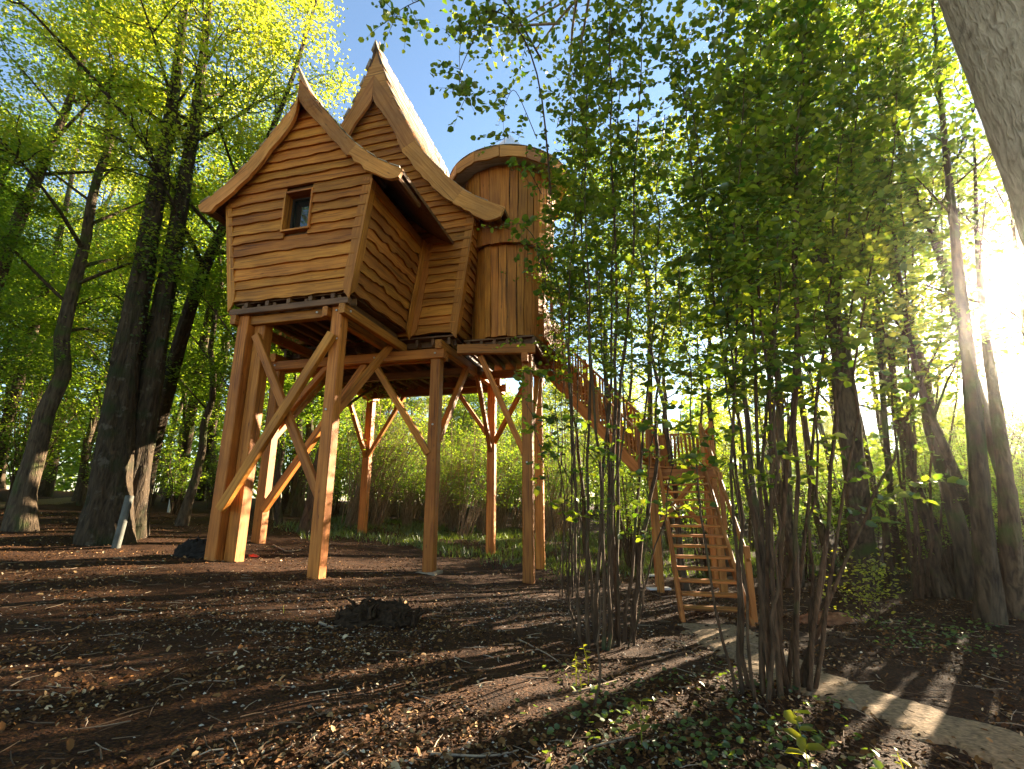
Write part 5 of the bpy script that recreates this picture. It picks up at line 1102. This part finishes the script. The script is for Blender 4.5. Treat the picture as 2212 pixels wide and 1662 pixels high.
b = on_ground(364, 1107); tube_obj('marker_post', b - np.array([0, 0, .1]), b + np.array([.06, 0, 1.75]), .06, WHT, 'thin white marker post on the slope behind the twin trunk', 'post')
# pale boards at the foot of the landing post
for (u, v, L, lab) in ((1418, 1247, .5, 'upper pale board lying at the foot of the landing post'), (1422, 1277, .55, 'lower pale board lying at the foot of the landing post')):
    c = on_ground(u, v); M = Matrix.Translation(Vector(c + np.array([-.25, 0, .05]))) @ Matrix.Rotation(.1, 4, 'Z'); o = link('board', beam_mesh(L, .2, .045, .006).copy(), None, None, M, label=lab, cat='board'); o.data.materials.clear(); o.data.materials.append(WHT)
# larger fallen sticks
STK = plain_mat('pale_stick', (.3, .22, .15), .8, .3, 12)
def stick(pxs, ra, label):
    p = np.array([on_ground(u, v) + np.array([0, 0, ra + .01]) for u, v in pxs]); b = p[0].copy(); q = spline(p, 12); V, F = tube_np(q - b, ra * np.linspace(1, .5, 12), 7, .1); o = link('stick', mesh_np('stick', V, F, True), STK, None, Matrix.Translation(Vector(b)), label=label, cat='stick', group='fallen sticks')
for pxs, ra, lab in (([(1238, 1502), (1290, 1488), (1338, 1473)], .012, 'pale straight stick beside the sunlit seedlings'), ([(1250, 1640), (1270, 1622), (1330, 1608), (1370, 1598)], .010, 'crooked thin stick at the bottom edge below the ivy'), ([(930, 1636), (1000, 1640), (1060, 1642), (1120, 1628)], .010, 'long curved stick lying at the bottom in a sun streak'),
                    ([(690, 1350), (720, 1362)], .02, 'short pale stick left of the rotten stump'), ([(1120, 1385), (1180, 1415), (1215, 1440)], .010, 'thin stick lying between stump and hazel clump'), ([(590, 1180), (620, 1195), (650, 1190)], .02, 'stick lying between the front posts'), ([(1620, 1395), (1690, 1420), (1740, 1445)], .014, 'stick lying along the path edge')): stick(pxs, ra, lab)
# seedlings
def seedling(u, v, h, nl, lsz, seed, label):
    r = np.random.default_rng(seed); b = on_ground(u, v); e_ = empty('seedling', b, 0, label, 'seedling', 'sunlit seedlings'); s = np.linspace(0, 1, 8); p = np.stack([.12 * h * s ** 2 * r.normal(), .1 * h * s ** 2 * r.normal() + 0 * s, h * s], 1) if False else np.c_[.12 * h * s ** 2 * r.normal(), .1 * h * s ** 2 * r.normal(), h * s]
    V, F = tube_np(p, .004 * (1 - .6 * s) + .001, 5); link('stem', mesh_np('stem', V, F, True), LEAF_S, e_)
    for i in range(nl):
        f = .3 + .7 * i / max(1, nl - 1); q = np.array([np.interp(f, s, p[:, k]) for k in range(3)]); a = i * 2.4 + r.uniform(0, 1); d = np.array([[math.cos(a), math.sin(a), .9 - .3 * f]]); V, F = leaf_geo(q[None], lsz * r.uniform(.7, 1.1), r, tilt=.35, hexa=True, dirs=d, wr=.55); link('leaf', mesh_np('leaf', V, F), LEAF_S, e_)
seedling(1245, 1482, .28, 9, .06, 71, 'left of two sunlit seedlings at the foot of the left hazel clump'); seedling(1272, 1478, .34, 11, .06, 72, 'right of two sunlit seedlings at the foot of the left hazel clump'); seedling(1256, 1492, .16, 5, .05, 73, 'smallest seedling between the pair by the pale stick')
seedling(1387, 1612, .28, 6, .11, 74, 'yellow seedling with broad leaves at the bottom edge left of the path'); seedling(1752, 1690, .38, 9, .13, 75, 'tallest bright seedling at the bottom edge below the path'); seedling(1958, 1690, .16, 4, .06, 76, 'tiny bright seedling at the bottom right near the path'); seedling(1290, 1512, .12, 4, .04, 77, 'tiny seedling just below the pale straight stick')
seedling(612, 1325, .10, 3, .03, 78, 'tiny green sprout in the clearing in front of the front posts'); seedling(1245, 1455, .12, 4, .05, 79, 'low sprout just above the sunlit seedling pair')
# bright low shrub by the path
sm, fm = grow_hazel(85, 7, 1.3, .7, 420, .07, rr=.012, low=.25); c = on_ground(1885, 1345); place('low_shrub', (sm, fm), c, .4, 1.0, 'low sunlit shrub with bright leaves beyond the path', 'shrub', None, (BARKH, LEAF_S), ('stems', 'foliage'))


# ------------------------------------------------------------------ haze added to spread a glow around the sun
def haze():
    V = [(x, y, z) for z in (-4.0, 25.0) for x, y in ((-85, -40), (85, -40), (85, 85), (-85, 85))]; me = mesh_from('haze', V, [(3, 2, 1, 0), (4, 5, 6, 7), (0, 1, 5, 4), (1, 2, 6, 5), (2, 3, 7, 6), (3, 0, 4, 7)])
    m, t, out = new_mat('sun_glow_haze'); v = N(t, 'ShaderNodeVolumePrincipled'); v.inputs['Color'].default_value = (1, .97, .92, 1); v.inputs['Density'].default_value = .00055; v.inputs['Anisotropy'].default_value = .9
    t.links.new(v.outputs[0], out.inputs['Volume']); link('haze', me, m, kind='stuff', label='thin haze added to spread a glow around the sun', cat='haze')
haze()
#PART4
